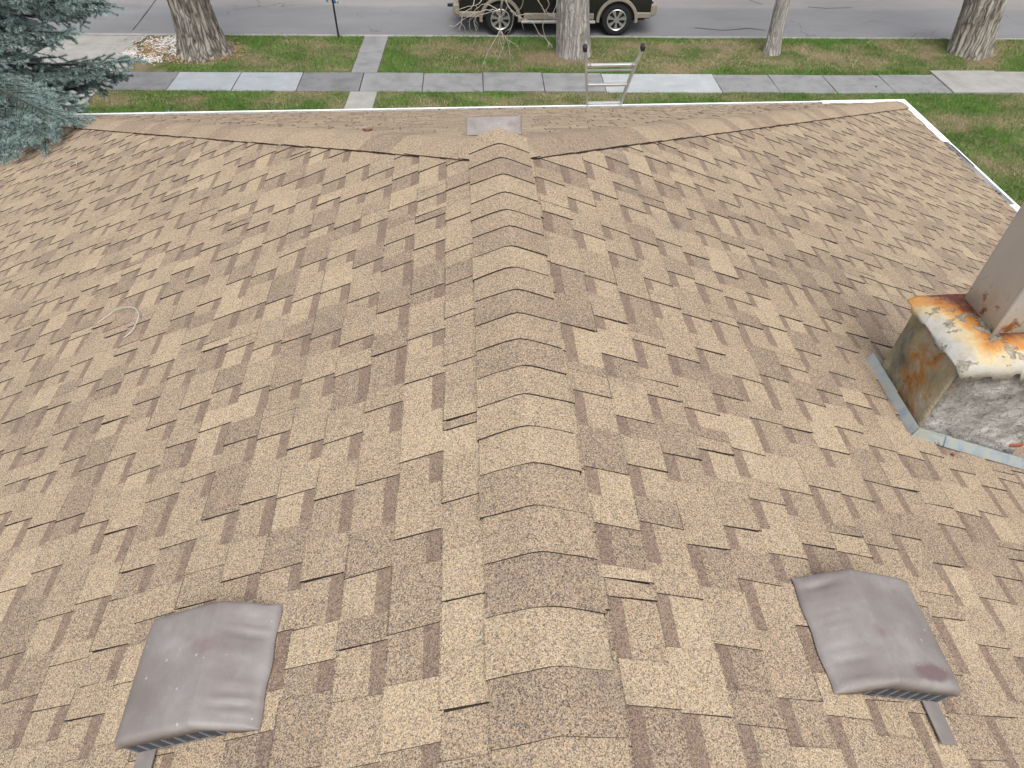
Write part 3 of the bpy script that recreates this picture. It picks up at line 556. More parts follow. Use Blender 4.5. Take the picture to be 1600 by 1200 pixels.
# brittle coat over the top, ragged where it runs down the sides
cr_ = MB(); per = []
NP = 120; cx_, cy_ = (CX0 + CX1) / 2, (CY0 + CY1) / 2
for k in range(NP):
    t = k / NP * 4; s_ = int(t); f_ = t - s_; q = [(CX0, CY0), (CX1, CY0), (CX1, CY1), (CX0, CY1), (CX0, CY0)]
    per.append((np.array(q[s_]) * (1 - f_) + np.array(q[s_ + 1]) * f_, s_))
rings = [[], [], [], [], []]
for k, (p, s_) in enumerate(per):
    c = np.array([cx_, cy_]); d = p - c; nb = fbm(k * .23, 0, 41); drop = (.03 + .12 * max(0, nb - .35) * 2 if s_ == 0 else .012 + .05 * max(0, nb - .4) * 2)
    o2 = {0: (0, -1), 1: (1, 0), 2: (0, 1), 3: (-1, 0)}[s_]; o2 = np.array(o2)
    fc_ = np.array([(FLX0 + FLX1) / 2, (FLY0 + FLY1) / 2]); fi = fc_ + d * np.array([(FLX1 - FLX0) / (CX1 - CX0), (FLY1 - FLY0) / (CY1 - CY0)]) * .97
    for r_, (fac, z) in enumerate(((0., CZ + .034), (.55, CZ + .030), (.94, CZ + .012))): rings[r_].append((*(fi * (1 - fac) + p * fac), z + .010 * (fbm(k * .3, r_ * 3, 7) - .5)))
    pe = c + d * .985 + o2 * .012; rings[3].append((*pe, CZ - .008)); pe = p + o2 * .014; rings[4].append((*pe, CZ - drop))
cr_.grid([r_ for r_ in rings], closed=True); co = cr_.build('crown', M['crown_coat'], ch, smooth=True); sm = co.modifiers.new('solid', 'SOLIDIFY'); sm.thickness = .006; sm.offset = 1
# square flue with folded seam
fl = MB().prism([(FLX0, FLY0), (FLX1, FLY0), (FLX1, FLY1), (FLX0, FLY1)], CZ - .02, CZ + 1.25, lambda a_, b_, z: (a_ + .00 * z, b_, z)).build('flue', M['flue_metal'], ch, bevel=.004)
for (xx, yy) in ((FLX0, FLY0), (FLX1, FLY1)): MB().tube([(xx - .004, yy - .004, CZ + .012), (xx - .004, yy - .004, CZ + 1.25)], .0075, 6).build('seam', M['flue_metal'], fl)
MB().box(((FLX0 + FLX1) / 2, (FLY0 + FLY1) / 2, CZ + 1.31), (.36, .36, .03)).build('rain_cap', M['flue_metal'], fl, bevel=.004)
for dx_ in (-.1, .1):
    for dy_ in (-.1, .1): MB().box(((FLX0 + FLX1) / 2 + dx_, (FLY0 + FLY1) / 2 + dy_, CZ + 1.275), (.012, .012, .06)).build('cap_leg', M['flue_metal'], fl)
# flashing
def sheet(pts, th=.003, mat='galvanised', name='flashing', par=ch):
    pts = [np.array(p, float) for p in pts]; nn = np.cross(pts[1] - pts[0], pts[2] - pts[0]); nn /= np.linalg.norm(nn); k = len(pts)
    return MB().add(pts + [p - nn * th for p in pts], [tuple(range(k)), tuple(range(2 * k - 1, k - 1, -1))] + [(i, k + i, k + (i + 1) % k, (i + 1) % k) for i in range(k)]).build(name, M[mat], par)
z0 = rz(CX0); G = .026
for k in range(2):
    ya, yb_ = CY1 + .03 - k * .235, CY1 + .03 - (k + 1) * .235 - (.03 if k == 0 else .02)
    sheet([(CX0 - G - .022 - .004 * k, ya, z0 + .012), (CX0 - G - .022 - .004 * k, yb_, z0 + .012), (CX0 - G + .008 - .004 * k, yb_, z0 + .062), (CX0 - G + .008 - .004 * k, ya, z0 + .062)])
y2 = CY0 - G - .012
sheet([(CX0 - G - .034, y2 + .006, z0 + .014), (CX0 + .15, y2 - .006, rz(CX0 + .15) + .016), (CX0 + .15, y2 + .014, rz(CX0 + .15) + .066), (CX0 - G + .0, y2 + .018, z0 + .072)])
sheet([(CX0 + .12, y2 - .010, rz(CX0 + .12) + .014), (CX1 + .05, y2 - .010, rz(CX1 + .05) + .014), (CX1 + .05, y2 + .012, rz(CX1 + .05) + .064), (CX0 + .12, y2 + .012, rz(CX0 + .12) + .064)])
sheet([(CX1 + .05, y2 - .012, rz(CX1 + .05) + .013), (CX1 + .24, y2 - .03, rz(CX1 + .24) + .013), (CX1 + .25, y2 + .02, rz(CX1 + .25) + .013), (CX1 + .055, y2 + .014, rz(CX1 + .055) + .088)])
for cxx, zz, bw in ((CX1 - .05, .105, .075),):
    MB().box((cxx, CY0 + .024, rz(cxx) + zz), (bw, .05, .026)).build('brick', M['brick'], ch, bevel=.008)
def chip(name, q, sz_, mat, label, cat):
    p = hit(*q, (SL, 0, 1), ZR + SL * X0); b = MB(); pts = [(math.cos(a_) * random.uniform(.7, 1.1), math.sin(a_) * random.uniform(.6, 1)) for a_ in np.linspace(0, 6.28, 7)[:-1]]
    b.prism(pts, .006, .006 + sz_[2], lambda a_, b_, c_: p + np.array([a_ * sz_[0] * CT, b_ * sz_[1], -a_ * sz_[0] * ST + c_ + .004])); tag(b.build(name, M[mat], bevel=.003), label, cat)
chip('mortar_chip', (1462, 695), (.028, .014, .014), 'mortar', 'grey chip of mortar lying below the chimney flashing', 'rubble')
chip('brick_chip', (1487, 713), (.014, .010, .010), 'brick', 'tiny reddish chip of brick on the shingles by the chimney', 'rubble')

# ------------------------------------------------------------------ small things on the roof
def on_left(q): return hit(*q, (-SL, 0, 1), ZR - SL * X0)
def cable(qs, r, mat, lift, label, cat='cable', name='cable'):
    P = [on_left(q) + np.array([-ST, 0, CT]) * (l + .010 + r) for q, l in zip(qs, lift)]
    Q = []
    for i in range(len(P) - 1):
        for k in range(6):
            t = k / 6; p0, p1, p2, p3 = P[max(i - 1, 0)], P[i], P[i + 1], P[min(i + 2, len(P) - 1)]
            Q.append(.5 * (2 * p1 + (p2 - p0) * t + (2 * p0 - 5 * p1 + 4 * p2 - p3) * t * t + (3 * p1 - p0 - 3 * p2 + p3) * t ** 3))
    Q.append(P[-1]); return tag(MB().tube(Q, r, 7).build(name, M[mat], smooth=True), label, cat)
cable([(155, 507), (172, 496), (185, 489), (203, 486), (217, 488), (223, 497), (219, 508), (208, 522), (196, 530)], .0027, 'cable_white', [0, .002, .01, .018, .02, .018, .012, .003, .0], 'thin white bent cable lying on the shingles in a hook shape')
cable([(101, 261), (108, 257), (116, 254), (121, 256), (122, 259)], .006, 'twig', [0, .004, .006, .004, 0], 'short pale bent twig on the shingles near the spruce', 'twig', 'twig')
p = hit(575, 210, (0, SL, 1), ZR + SL * YR) + np.array([0, ST, CT]) * .014
tag(MB().grid([[p + np.array([.030 * (i - 2) / 2, .016 * (j - 1) * (1 - abs(i - 2) * .42), .012 * abs(j - 1) + .006 * abs(i - 2)]) for j in range(3)] for i in range(5)]).build('fallen_leaf', M['leaf_brown'], smooth=True), 'curled brown leaf lying on the street side of the roof', 'leaf').modifiers.new('solid', 'SOLIDIFY').thickness = .002

# ------------------------------------------------------------------ ladder against the street gutter
LC = np.array([1.865, YR + W + .135, ZE - .012]); LD = np.array([.012, -.255, .967]); LD /= np.linalg.norm(LD)
lad = empty('ladder', (LC - LD * (LC[2] / LD[2])), 'aluminium ladder with flared rails and black rubber feet on top, leaning on the gutter', 'ladder')
LX = np.array([1., 0, 0]); LN = np.cross(LX, LD)
SB = -LC[2] / LD[2]; ST_ = .84
hw = lambda s_: .205 + (.165 * max(0, (s_ + .30) / 1.14) ** 1.35)
for sg in (-1, 1):
    ss = list(np.linspace(SB, -.3, 6)) + list(np.linspace(-.18, ST_, 9)); b = MB(); rows = []
    for s_ in ss:
        c = LC + LD * s_ + LX * sg * hw(s_) + LN * .0
        rows.append([c + LX * i * .014 + LN * j * .033 for i, j in ((-1, -1), (1, -1), (1, 1), (-1, 1))])
    b.grid(rows, closed=True); n0 = len(b.v); b.f += [(0, 1, 2, 3), (n0 - 1, n0 - 2, n0 - 3, n0 - 4)]; b.m += [0, 0]; b.build('rail', M['aluminium'], lad, bevel=.004)
    e_ = LC + LD * ST_ + LX * sg * hw(ST_); MB().box(e_ + LD * .01, (.05, .085, .07), np.c_[LX, LN, LD]).build('rubber_foot', M['black_rubber'], lad, bevel=.01)
    MB().box(LC + LD * (SB + .02) + LX * sg * hw(SB), (.045, .08, .05), np.c_[LX, LN, LD]).build('rubber_foot', M['black_rubber'], lad, bevel=.008)
    MB().tube([LC + LD * (ST_ - .13) + LX * sg * (hw(ST_ - .13) - .012) + LN * .03, LC + LD * (ST_ - .235) + LX * sg * (hw(ST_ - .235) - .075) + LN * .03], .007, 6).build('brace', M['aluminium'], lad)
s_ = ST_ - .235
while s_ > SB + .15:
    w_ = hw(s_); MB().box(LC + LD * s_, (2 * w_ - .02, .045, .034), np.c_[LX, LN, LD]).build('rung', M['aluminium'], lad, bevel=.006); s_ -= .292
MB().box(LC + LD * (ST_ - .31), (2 * hw(ST_ - .31) - .02, .02, .022), np.c_[LX, LN, LD]).build('crossbar', M['aluminium'], lad, bevel=.003)

# ------------------------------------------------------------------ street trees (bare, early spring)
def branches(b, p, d, r, L, depth, rng):
    pts = [p]; rad = [r]; k = 5
    for i in range(k):
        d = d + np.array([rng.gauss(0, .13), rng.gauss(0, .13), rng.gauss(.03, .08)]); d /= np.linalg.norm(d); p = p + d * L / k; pts.append(p); rad.append(r * (1 - .5 * (i + 1) / k))
    b.tube(pts, rad, 8 if r > .06 else 5)
    if depth > 0:
        for _ in range(rng.choice((2, 3, 3))):
            i = rng.randint(2, k); v = np.array([rng.gauss(0, 1), rng.gauss(0, 1), rng.gauss(.1, .6)]); v -= d * (v @ d); v /= np.linalg.norm(v)
            nd = d * .72 + v * .7; branches(b, pts[i] - d * .01, nd / np.linalg.norm(nd), rad[i] * .68, L * rng.uniform(.6, .8), depth - 1, rng)
def street_tree(x, y, r0, r1, H, lean, flare, mat, label, seed, ridges=15, depth=4, amp=.07):
    e = empty('street_tree', (x, y, 0), label, 'tree', 'bare trees along the parking strip'); rng = random.Random(seed); na, nz = 120, int(H / .05)
    P = []; th = np.linspace(0, 2 * math.pi, na, endpoint=False); ph = rng.random() * 9
    lob = 1 + .16 * np.sin(3 * th + ph) + .12 * np.sin(5 * th + ph * 2)
    for i in range(nz + 1):
        z = H * i / nz - .06; r = r1 + (r0 - r1) * math.exp(-max(z, 0) / .55); fl = flare * math.exp(-max(z, 0) / .22)
        tw = th * ridges / (2 * math.pi) + .35 * np.sin(z * 2.1 + th * 2) + ph
        rid = np.abs(((tw + .9 * fbm(th * 3, np.full(na, z * 1.4), seed)) % 1) - .5) * 2
        rr = r * (1 + amp * (rid - .5) + .05 * (fbm(th * 4, np.full(na, z * 5), seed + 3) - .5)) + fl * r * (lob - .55)
        cx_ = x + lean[0] * z + .03 * math.sin(z * 1.3 + ph); cy_ = y + lean[1] * z
        P.append(np.c_[cx_ + rr * np.cos(th), cy_ + rr * np.sin(th), np.full(na, z)])
    MB().grid(P, closed=True).build('trunk', M[mat], e, smooth=True)
    b = MB(); tp = np.array([x + lean[0] * H, y + lean[1] * H, H - .35])
    for k in range(4):
        a_ = k * 1.57 + ph; branches(b, tp + np.array([math.cos(a_), math.sin(a_), 0]) * r1 * .25, np.array([math.cos(a_) * .55, math.sin(a_) * .55, .85]), r1 * .62, 2.6, depth, rng)
    b.build('crown', M[mat], e, smooth=True); return e
street_tree(-6.62, 18.42, .60, .43, 4.2, (.0, .0), .32, 'bark', 'big furrowed grey brown tree trunk beside the white pebble bed', 1, 17, amp=.13)
t2 = street_tree(2.70, 17.98, .43, .385, 4.4, (-.05, .0), .10, 'bark_pale', 'thick pale grey tree trunk standing in front of the parked vehicle', 2, 20, amp=.08)
street_tree(7.80, 17.86, .205, .165, 4.0, (-.01, .0), .22, 'bark_pale', 'slender smooth pale tree trunk on the grass strip', 3, 9, 3, amp=.03)
street_tree(13.02, 17.75, .50, .44, 4.4, (-.13, .0), .14, 'bark_cotton', 'stout ridged tan tree trunk beside the heaved pavement slab', 4, 14, amp=.12)
# drooping dead branch of the trunk by the vehicle, hanging in front of it
def on_y(q, y): return hit(*q, (0, 1, 0), y)
rng = random.Random(5); b = MB()
def droop(qs, r0, r1, y0, y1, sub=0):
    P = [on_y(q, y0 + (y1 - y0) * i / (len(qs) - 1)) for i, q in enumerate(qs)]; Q = []
    for i in range(len(P) - 1):
        for k in range(4):
            t = k / 4; p0, p1, p2, p3 = P[max(i - 1, 0)], P[i], P[i + 1], P[min(i + 2, len(P) - 1)]
            Q.append(.5 * (2 * p1 + (p2 - p0) * t + (2 * p0 - 5 * p1 + 4 * p2 - p3) * t * t + (3 * p1 - p0 - 3 * p2 + p3) * t ** 3))
    Q.append(P[-1]); Q = [q + np.array([rng.gauss(0, .006), rng.gauss(0, .02), rng.gauss(0, .006)]) for q in Q]
    b.tube(Q, list(np.linspace(r0, r1, len(Q))), 6)
    for _ in range(sub):
        i = rng.randint(2, len(Q) - 2); d = np.array([rng.gauss(0, .5), rng.gauss(0, .4), rng.uniform(-.9, -.1)]); d /= np.linalg.norm(d); L = rng.uniform(.08, .28)
        b.tube([Q[i], Q[i] + d * L * .5 + np.array([rng.gauss(0, .02), 0, 0]), Q[i] + d * L + np.array([0, 0, -.03])], [r1 * 1.1, r1, r1 * .7], 4)
Y_ = 16.6
top0 = np.array([2.55, 17.8, 3.9])
n1, n2 = (782, 18), (781, 46)
b.tube([top0, np.array([2.0, 17.2, 3.6]), np.array([1.35, 16.8, 3.0]), np.array([1.0, 16.6, 2.4]), on_y((786, -6), Y_), on_y(n1, Y_)], [.075, .06, .045, .035, .026, .022], 7)
droop([n1, (780, 32), n2], .017, .013, Y_, Y_)
for tip, mid, sub in (((692, 107), [(768, 68), (757, 82), (745, 98)], 2), ((799, 104), [(790, 60), (797, 78), (794, 92)], 1), ((755, 80), [(781, 62), (777, 72)], 0), ((776, 92), [(779, 58), (781, 76)], 0), ((793, 88), [(786, 56), (790, 70)], 1), ((812, 80), [(796, 62), (804, 70)], 1), ((740, 100), [(774, 66), (764, 78), (752, 90)], 0)):
    pass
B_ = [([n2, (776, 58), (765, 76), (758, 92), (752, 106)], 1), ([n2, (780, 60), (778, 74), (772, 88)], 1), ([n2, (786, 58), (788, 68), (783, 84)], 2), ([n2, (790, 60), (795, 74), (796, 90), (799, 105)], 1), ([n2, (793, 62), (806, 70), (814, 81)], 1), ([n2, (782, 64), (785, 78), (780, 88), (775, 97)], 0),
      ([n1, (770, 16), (748, 18), (728, 28), (712, 40), (703, 41)], 4), ([n1, (760, 20), (741, 30), (744, 46), (743, 62), (738, 72)], 2), ([n1, (768, 10), (752, 8), (737, 24), (733, 40), (736, 50)], 2),
      ([(786, -4), (795, 12), (802, 22), (800, 40), (793, 54), (795, 66)], 2), ([(788, -6), (798, 14), (812, 26), (833, 36), (842, 52), (852, 60), (864, 72)], 3), ([(798, 16), (806, 24), (822, 22), (830, 24)], 2), ([(836, -8), (846, 10), (852, 24), (848, 42), (852, 58), (858, 70)], 2),
      ([(850, -8), (858, 6), (853, 20), (866, 26)], 2), ([(818, -8), (816, 8), (808, 18), (801, 24)], 1), ([(872, -6), (868, 10), (862, 24)], 1), ([(742, -8), (738, 10), (724, 20), (721, 34), (718, 48)], 2), ([(758, -8), (748, 6), (726, 12), (712, 16)], 2)]
for qs, sub in B_:
    r0 = .011 if len(qs) > 4 else .010; dy = rng.uniform(-.35, .35); droop(qs, r0, .0045, Y_ + (dy * .2), Y_ + dy, sub)
for q in ((742, -8), (836, -8), (850, -8), (872, -6), (818, -8), (758, -8)):
    p1 = on_y(q, Y_); b.tube([p1, p1 * .6 + np.array([1.35, 16.8, 3.0]) * .4 + np.array([0, 0, .15]), np.array([1.35, 16.8, 3.0])], [.014, .02, .03], 5)
b.build('drooping_branch', M['twig'], t2, smooth=True)

# ------------------------------------------------------------------ blue spruce at the corner of the house
TR = np.array([-7.55, 10.15]); sp_ = empty('spruce_tree', (*TR, 0), 'blue spruce with drooping needled boughs over the roof corner', 'tree')
MB().tube([(TR[0], TR[1], -.1), (TR[0] + .03, TR[1], 1.5), (TR[0], TR[1] + .03, 5), (TR[0] + .02, TR[1], 9), (TR[0], TR[1], 12.6)], [.26, .22, .16, .09, .02], 14).build('trunk', M['spruce_bark'], sp_, smooth=True)
NV = []; NC = []; wood = MB(); rs = np.random.default_rng(3)
def needles(p0, p1, n, ln, wd, young):
    d = p1 - p0; L = np.linalg.norm(d); d = d / L; t = rs.random(n); q = rs.uniform(0, 6.283, n)
    a_ = np.cross(d, [.2, .1, .97]); a_ /= np.linalg.norm(a_); b_ = np.cross(d, a_); rd = np.cos(q)[:, None] * a_ + np.sin(q)[:, None] * b_
    rd[:, 2] += .25; dirn = rd * .8 + d * rs.uniform(.45, .9, (n, 1)); dirn /= np.linalg.norm(dirn, axis=1)[:, None]
    base_ = p0 + d * (t * L)[:, None]; l = ln * rs.uniform(.75, 1.2, (n, 1)); sd_ = np.cross(dirn, rs.normal(0, 1, (n, 3))); sd_ /= np.linalg.norm(sd_, axis=1)[:, None] + 1e-9
    NV.append(np.stack([base_ - sd_ * wd, base_ + sd_ * wd, base_ + dirn * l], 1))
    yy = np.clip(young + (t[:, None] - .5) * .3 + rs.normal(0, .15, (n, 1)), 0, 1); NC.append((np.array([.05, .085, .055]) * (1 - yy) + np.array([.30, .40, .385]) * yy) * rs.uniform(.75, 1.2, (n, 1)))
def bough(base_, tip, sag, fine, seed):
    rb = random.Random(seed); base_ = np.array(base_, float); tip = np.array(tip, float); ax = tip - base_; L = np.linalg.norm(ax); side = np.cross(ax, [0, 0, 1]); side /= np.linalg.norm(side); N_ = 14
    pt = lambda t: base_ + ax * t + np.array([0, 0, -sag * math.sin(math.pi * min(t * 1.0, 1))])
    wood.tube([pt(i / N_) for i in range(N_ + 1)], list(np.linspace(.035 * L / 3, .005, N_ + 1)), 6)
    for i in range(3, N_):
        for _ in range(2 if fine else 1): needles(pt(i / N_), pt((i + 1) / N_), int((260 if fine else 40) * L / 3), .04 if fine else .06, .0028 if fine else .007, .35 + .5 * i / N_)
    step = .046 if fine else .2; t = .12
    while t < 1.0:
        for sg in (-1, 1):
            if rb.random() < .08: continue
            p = pt(t); d = pt(min(t + .02, 1.02)) - pt(t); d /= np.linalg.norm(d); ls = (.16 + .62 * (1 - t) ** .8 * min(1, t * 3.2)) * rb.uniform(.7, 1.15) * (L / 3.2) ** .5
            dr = d * rb.uniform(.35, 1.15) + side * sg * rb.uniform(.3, 1.05) + np.array([0, 0, rb.uniform(-.6, .38)]); dr /= np.linalg.norm(dr)
            k = max(2, int(ls / .13)); pp = [p]; dd = dr.copy()
            for i in range(k): dd = dd + np.array([0, 0, -.07]) + d * .07; dd /= np.linalg.norm(dd); pp.append(pp[-1] + dd * ls / k)
            wood.tube(pp, list(np.linspace(.008, .003, len(pp))), 4, cap=False)
            for i in range(k):
                yg = .25 + .55 * (i + 1) / k * (.55 + .45 * t)
                needles(pp[i], pp[i + 1], 80 if fine else 16, .036 if fine else .06, .0028 if fine else .007, yg)
                for s2 in (-1, 1):
                    if rb.random() < .75:
                        l2 = ls * rb.uniform(.22, .42) * (1 - i / (k + 1) * .5); sdv = np.cross(dd, [0, 0, 1]); d2 = dd * .75 + sdv * s2 * .65 + np.array([0, 0, rb.uniform(-.35, .1)]); d2 /= np.linalg.norm(d2)
                        e2 = pp[i + 1] + d2 * l2; wood.tube([pp[i + 1], e2], [.004, .002], 3, cap=False); needles(pp[i + 1], e2, 80 if fine else 14, .034 if fine else .06, .0028 if fine else .007, min(1, yg + .3))
        t += step / L * rb.uniform(.8, 1.2) * 1.9
    needles(pt(.86), pt(1.0), 160 if fine else 20, .036, .0028 if fine else .007, .95); needles(pt(1.), pt(1.) + ax / L * .1, 110 if fine else 10, .034, .0028, 1.)
T3 = lambda z: np.array([TR[0], TR[1], z])
key = [((200, 96), 9.55, 3.0, .10), ((186, 118), 9.75, 2.7, .12), ((112, 168), 8.75, 2.75, .06), ((84, 205), 8.35, 2.75, .0), ((62, 190), 8.5, 2.5, .0), ((150, 130), 9.9, 2.4, .10), ((168, 6), 9.6, 3.8, .05), ((98, 52), 9.3, 3.75, .12), ((72, 70), 9.6, 3.6, .15), ((140, -12), 9.5, 4.2, .05), ((40, 86), 9.6, 3.4, .15), ((60, -30), 9.0, 4.3, .08), ((100, 150), 9.4, 2.6, .08), ((30, 175), 8.9, 2.3, .05), ((130, 20), 9.9, 3.7, .12), ((20, 130), 9.2, 2.9, .1), ((95, 185), 8.6, 2.65, .04), ((25, 195), 8.7, 2.5, .0), ((160, 108), 9.5, 2.95, .1), ((50, 40), 9.4, 3.8, .1), ((115, 0), 9.4, 4.0, .08),  ]
for i, (q, yy, zb_, sag) in enumerate(key): bough(T3(zb_), on_y(q, yy), sag, True, i)
for i, (q, k_) in enumerate((((72, 212), .09), ((34, 222), .10), ((-15, 238), .10), ((-60, 262), .11), ((102, 190), .10), ((-35, 215), .14), ((10, 205), .13))):
    bough(T3(2.75 + .1 * i), on_left(q) * (1 - k_) + CAM * k_, .02, True, 60 + i)
rb = random.Random(9)
for k in range(64):
    z = .5 + 11.6 * k / 64; L = 3.3 * (1 - z / 13.2) + .25; a_ = k * 2.4
    tip = np.array([TR[0] + math.cos(a_) * L, TR[1] + math.sin(a_) * L, z + L * .02 - .15]); px, dp = proj(tip)
    if 0 < math.cos(a_) and z < 5.2 and math.sin(a_) < .55: L *= .55; tip = np.array([TR[0] + math.cos(a_) * L, TR[1] + math.sin(a_) * L, z])      # leave room for the boughs placed above
    bough(T3(z), tip, .12, False, 100 + k)
wood.build('bough', M['spruce_bark'], sp_)
V = np.concatenate(NV).reshape(-1, 3).astype(np.float32); Cc = np.concatenate(NC); k = len(V) // 3
me = bpy.data.meshes.new('needles'); me.vertices.add(3 * k); me.loops.add(3 * k); me.polygons.add(k)
me.vertices.foreach_set('co', V.ravel()); me.loops.foreach_set('vertex_index', np.arange(3 * k, dtype=np.int32)); me.polygons.foreach_set('loop_start', np.arange(0, 3 * k, 3, dtype=np.int32)); me.update()
at = me.attributes.new('Col', 'FLOAT_COLOR', 'FACE'); at.data.foreach_set('color', np.c_[Cc, np.ones(k)].astype(np.float32).ravel())
tag(link('crown', me, M['needle'], sp_), kind='stuff'); print('needles', k)

# ------------------------------------------------------------------ parked vehicle, facing right along the kerb
ZRD = -.085; VO = np.array([.94, 19.52, 0]); suv = empty('parked_suv', VO + TX * 1.55 + TY * 1. + TZ * ZRD, 'black and tan two tone SUV parked at the kerb behind the trunk', 'car')
fv = lambda a_, z, d: VO + TX * a_ + TY * d + TZ * (ZRD + z)     # a forward, z up, d inward from the near side
WB, WR = 3.10, .40
def vbox(a0, a1, z0_, z1_, d0, d1): return [fv(a_, z, d) for a_ in (a0, a1) for z in (z0_, z1_) for d in (d0, d1)], [(0, 1, 3, 2), (4, 6, 7, 5), (0, 4, 5, 1), (2, 3, 7, 6), (0, 2, 6, 4), (1, 5, 7, 3)]
def arch(c, r, a0, a1, k=10): return [(c + r * math.cos(t), .40 + r * math.sin(t)) for t in np.linspace(a0, a1, k)]
AR = .47; zc = .44; ang = math.asin((zc - .40) / AR)
def side_poly(z_lo, z_hi, back, front):
    return [(back, z_lo)] + arch(0, AR, math.pi - ang, ang) + arch(WB, AR, math.pi - ang, ang) + [(front, z_lo), (front, z_hi), (back, z_hi)]
MB().prism(side_poly(zc, 1.24, -1.08, 3.98), .0, .07, fv).build('body_side', M['paint_black'], suv, bevel=.02)
MB().prism(side_poly(zc, 1.24, -1.08, 3.98), 1.93, 2.0, fv).build('body_side', M['paint_black'], suv, bevel=.02)
MB().prism([(-1.10, .5), (-.55, .5), (-.55, .95), (.55, .95), (.55, .45), (2.55, .45), (2.55, .95), (3.65, .95), (3.65, .5), (4.02, .5), (4.04, .95), (3.97, 1.13), (2.75, 1.235), (-1.10, 1.235)], .055, 1.945, fv).build('body', M['paint_black'], suv, bevel=.04)
cl_ = lambda d0, d1: MB().prism([(.62, .42), (2.48, .42), (2.48, .57), (.62, .57)], d0, d1, fv).build('lower_cladding', M['paint_tan'], suv, bevel=.02)
cl_(-.022, .03); cl_(1.97, 2.022)
for a0, a1 in ((-1.09, -.50), (3.58, 3.98)):
    for d0, d1 in ((-.022, .03), (1.97, 2.022)): MB().prism([(a0, .46), (a1, .46), (a1, .60), (a0, .60)], d0, d1, fv).build('lower_cladding', M['paint_tan'], suv, bevel=.02)
for c in (0, WB):
    for d0, d1 in ((-.045, .04), (1.96, 2.045)):
        i_ = arch(c, AR, math.pi + .12, -.12, 16); o_ = arch(c, AR + .085, -.08, math.pi + .08, 16); MB().prism(i_ + o_, d0, d1, fv).build('wheel_arch', M['paint_tan'], suv, bevel=.015)
    for d0 in (.02, 1.48): v_, f_ = vbox(c - .5, c + .5, .45, .95, d0 + .04, d0 + .46); MB().add(v_, f_).build('wheel_well', M['plastic_dark'], suv)
for c in (0, WB):
    for near in (True, False):
        dd0 = .0 if near else 1.74; o = lambda t: dd0 + t if near else dd0 + .26 - t
        prof = [(.245, .015), (.30, .0), (.36, .004), (.392, .03), (.40, .07), (.40, .19), (.392, .23), (.36, .255), (.25, .26)]; P = []
        for j in range(40):
            t = 2 * math.pi * j / 40; P.append([fv(c + r * math.cos(t), .40 + r * math.sin(t), o(q)) for r, q in prof])
        P.append(P[0]); wh = MB().grid(P).build('wheel', M['tyre'], suv, smooth=True)
        rm = MB(); prof = [(.262, .012), (.25, .004), (.232, .02), (.225, .09)]
        P = [[fv(c + r * math.cos(2 * math.pi * j / 36), .40 + r * math.sin(2 * math.pi * j / 36), o(q)) for r, q in prof] for j in range(37)]; rm.grid(P)
        for s8 in range(7):
            t = 2 * math.pi * s8 / 7 + .2
            pts = [(.05, -.34), (.236, -.20), (.236, .20), (.05, .34)]; pl = [(c + r * math.cos(t + q * (.62 if r < .1 else 1)), .40 + r * math.sin(t + q * (.62 if r < .1 else 1))) for r, q in pts]
            rm.prism(pl, o(.016), o(.06), fv)
        hub = [(c + .075 * math.cos(t), .40 + .075 * math.sin(t)) for t in np.linspace(0, 6.283, 17)[:-1]]; rm.prism(hub, o(.004), o(.06), fv)
        rm.build('rim', M['rim'], wh); MB().prism([(c + .24 * math.cos(t), .40 + .24 * math.sin(t)) for t in np.linspace(0, 6.283, 25)[:-1]], o(.10), o(.13), fv).build('brake_disc', M['plastic_dark'], wh)
for d0, d1 in ((-.13, .03), (1.97, 2.13)): v_, f_ = vbox(.56, 2.52, .35, .405, d0, d1); MB().add(v_, f_).build('running_board', M['step_metal'], suv, bevel=.015)
v_, f_ = vbox(-.95, 3.9, .30, .55, .35, 1.65); MB().add(v_, f_).build('chassis', M['plastic_dark'], suv)
MB().prism([(3.90, .44), (4.10, .50), (4.16, .62), (4.14, .78), (3.95, .80)], .02, 1.98, fv).build('front_bumper', M['paint_tan'], suv, bevel=.04)
MB().prism([(-1.05, .46), (-1.22, .50), (-1.26, .62), (-1.24, .76), (-1.05, .78)], .02, 1.98, fv).build('rear_bumper', M['paint_tan'], suv, bevel=.04)
v_, f_ = vbox(-1.45, -1.1, .42, .48, .95, 1.05); MB().add(v_, f_).build('tow_hitch', M['plastic_dark'], suv)
CB = [(-1.08, .05), (2.72, .05), (2.72, 1.95), (-1.08, 1.95)]; CTp = [(-.86, .24), (1.62, .24), (1.62, 1.76), (-.86, 1.76)]
cab = MB(); cab.add([fv(a_, 1.22, d) for a_, d in CB] + [fv(a_, 1.93, d) for a_, d in CTp], [(0, 1, 2, 3), (7, 6, 5, 4), (0, 4, 5, 1), (1, 5, 6, 2), (2, 6, 7, 3), (3, 7, 4, 0)]); cab = cab.build('cabin', M['paint_black'], suv, bevel=.05, seg=3)
def cabpt(side, u, h, off):      # point on a cabin side, u along, h 0..1 up
    A, B_2 = {'n': (0, 1), 'f': (3, 2), 'w': (1, 2), 'r': (0, 3)}[side]
    lo = np.array(CB[A]) * (1 - u) + np.array(CB[B_2]) * u; hi = np.array(CTp[A]) * (1 - u) + np.array(CTp[B_2]) * u; p = lo * (1 - h) + hi * h; z = 1.22 + .71 * h
    o2 = {'n': (0, -off), 'f': (0, off), 'w': (off, 0), 'r': (-off, 0)}[side]; return fv(p[0] + o2[0], z, p[1] + o2[1])
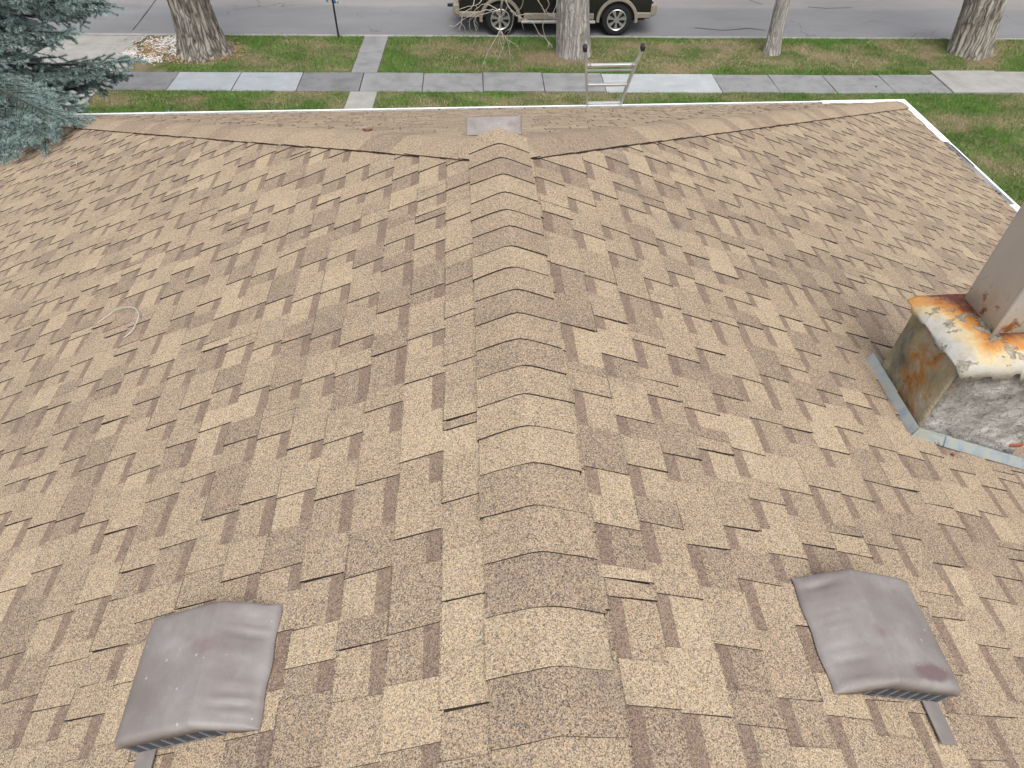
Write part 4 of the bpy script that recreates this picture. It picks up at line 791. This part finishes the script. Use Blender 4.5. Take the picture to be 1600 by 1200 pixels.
for sd_ in ('n', 'f'):
    for u0, u1 in ((.05, .27), (.30, .545), (.575, .86)): sheet([cabpt(sd_, u0, .12, .004), cabpt(sd_, u1, .12, .004), cabpt(sd_, u1 - .02, .86, .004), cabpt(sd_, u0 + .01, .86, .004)], .004, 'glass', 'window', suv)
sheet([cabpt('w', .06, .1, .006), cabpt('w', .94, .1, .006), cabpt('w', .92, .9, .006), cabpt('w', .08, .9, .006)], .004, 'glass', 'windscreen', suv)
sheet([cabpt('r', .08, .12, .006), cabpt('r', .92, .12, .006), cabpt('r', .9, .86, .006), cabpt('r', .1, .86, .006)], .004, 'glass', 'rear_window', suv)
for d0, d1 in ((-.003, .02), (1.98, 2.003)):
    for a_ in (.62, 1.50, 2.47): v_, f_ = vbox(a_ - .004, a_ + .004, .5, 1.2, d0, d1); MB().add(v_, f_).build('door_gap', M['plastic_dark'], suv)
    for a_ in (.78, 1.66): v_, f_ = vbox(a_, a_ + .17, 1.05, 1.085, d0 - .03 if d0 < 1 else d0, d1 if d0 < 1 else d1 + .03); MB().add(v_, f_).build('door_handle', M['paint_black'], suv, bevel=.008)
    v_, f_ = vbox(2.32, 2.46, 1.22, 1.40, d0 - .24 if d0 < 1 else d0, d1 if d0 < 1 else d1 + .24); MB().add(v_, f_).build('mirror', M['plastic_dark'], suv, bevel=.03)
    v_, f_ = vbox(-1.115, -1.0, .85, 1.2, d0 if d0 < 1 else d0 - .12, d1 + .12 if d0 < 1 else d1); MB().add(v_, f_).build('tail_light', M['lamp_red'], suv, bevel=.02)
    v_, f_ = vbox(3.88, 4.055, .84, 1.04, .03 if d0 < 1 else 1.55, .45 if d0 < 1 else 1.97); MB().add(v_, f_).build('headlight', M['lamp_glass'], suv, bevel=.03)
v_, f_ = vbox(3.95, 4.06, .80, 1.06, .5, 1.5); MB().add(v_, f_).build('grille', M['step_metal'], suv, bevel=.02)
for d in (.42, 1.58): MB().tube([fv(-.6, 1.97, d), fv(1.3, 1.97, d)], .02, 6).build('roof_rail', M['plastic_dark'], suv)

# ------------------------------------------------------------------ black post with blue streamers by the kerb
PB = hit(529, 57.5, (0, 0, 1), 0); st = empty('garden_stake', PB, 'thin black post topped with blue and white streamers by the kerb', 'post')
MB().tube([PB - TZ * .05, PB + TZ * .5 + TX * .0, PB + TZ * 1.25], [.026, .025, .022], 8).build('post', M['post_black'], st)
rng = random.Random(4)
for k in range(16):
    a_ = rng.random() * 6.28; z1 = rng.uniform(.80, .98); z0_ = 1.22; rr = rng.uniform(.05, .14); wv_ = rng.uniform(.02, .035); P = []
    for i in range(6):
        t = i / 5; r_ = .03 + rr * math.sin(t * 1.9) ; c = PB + np.array([math.cos(a_ + t * .5) * r_, math.sin(a_ + t * .5) * r_, z0_ + (z1 - z0_) * t]); q = np.array([-math.sin(a_), math.cos(a_), .1]) * wv_; P.append([c - q, c + q])
    rbn = MB().grid(P).build('streamer', M['ribbon_white' if k % 3 == 0 else 'ribbon_blue'], st, smooth=True); rbn.modifiers.new('solid', 'SOLIDIFY').thickness = .002
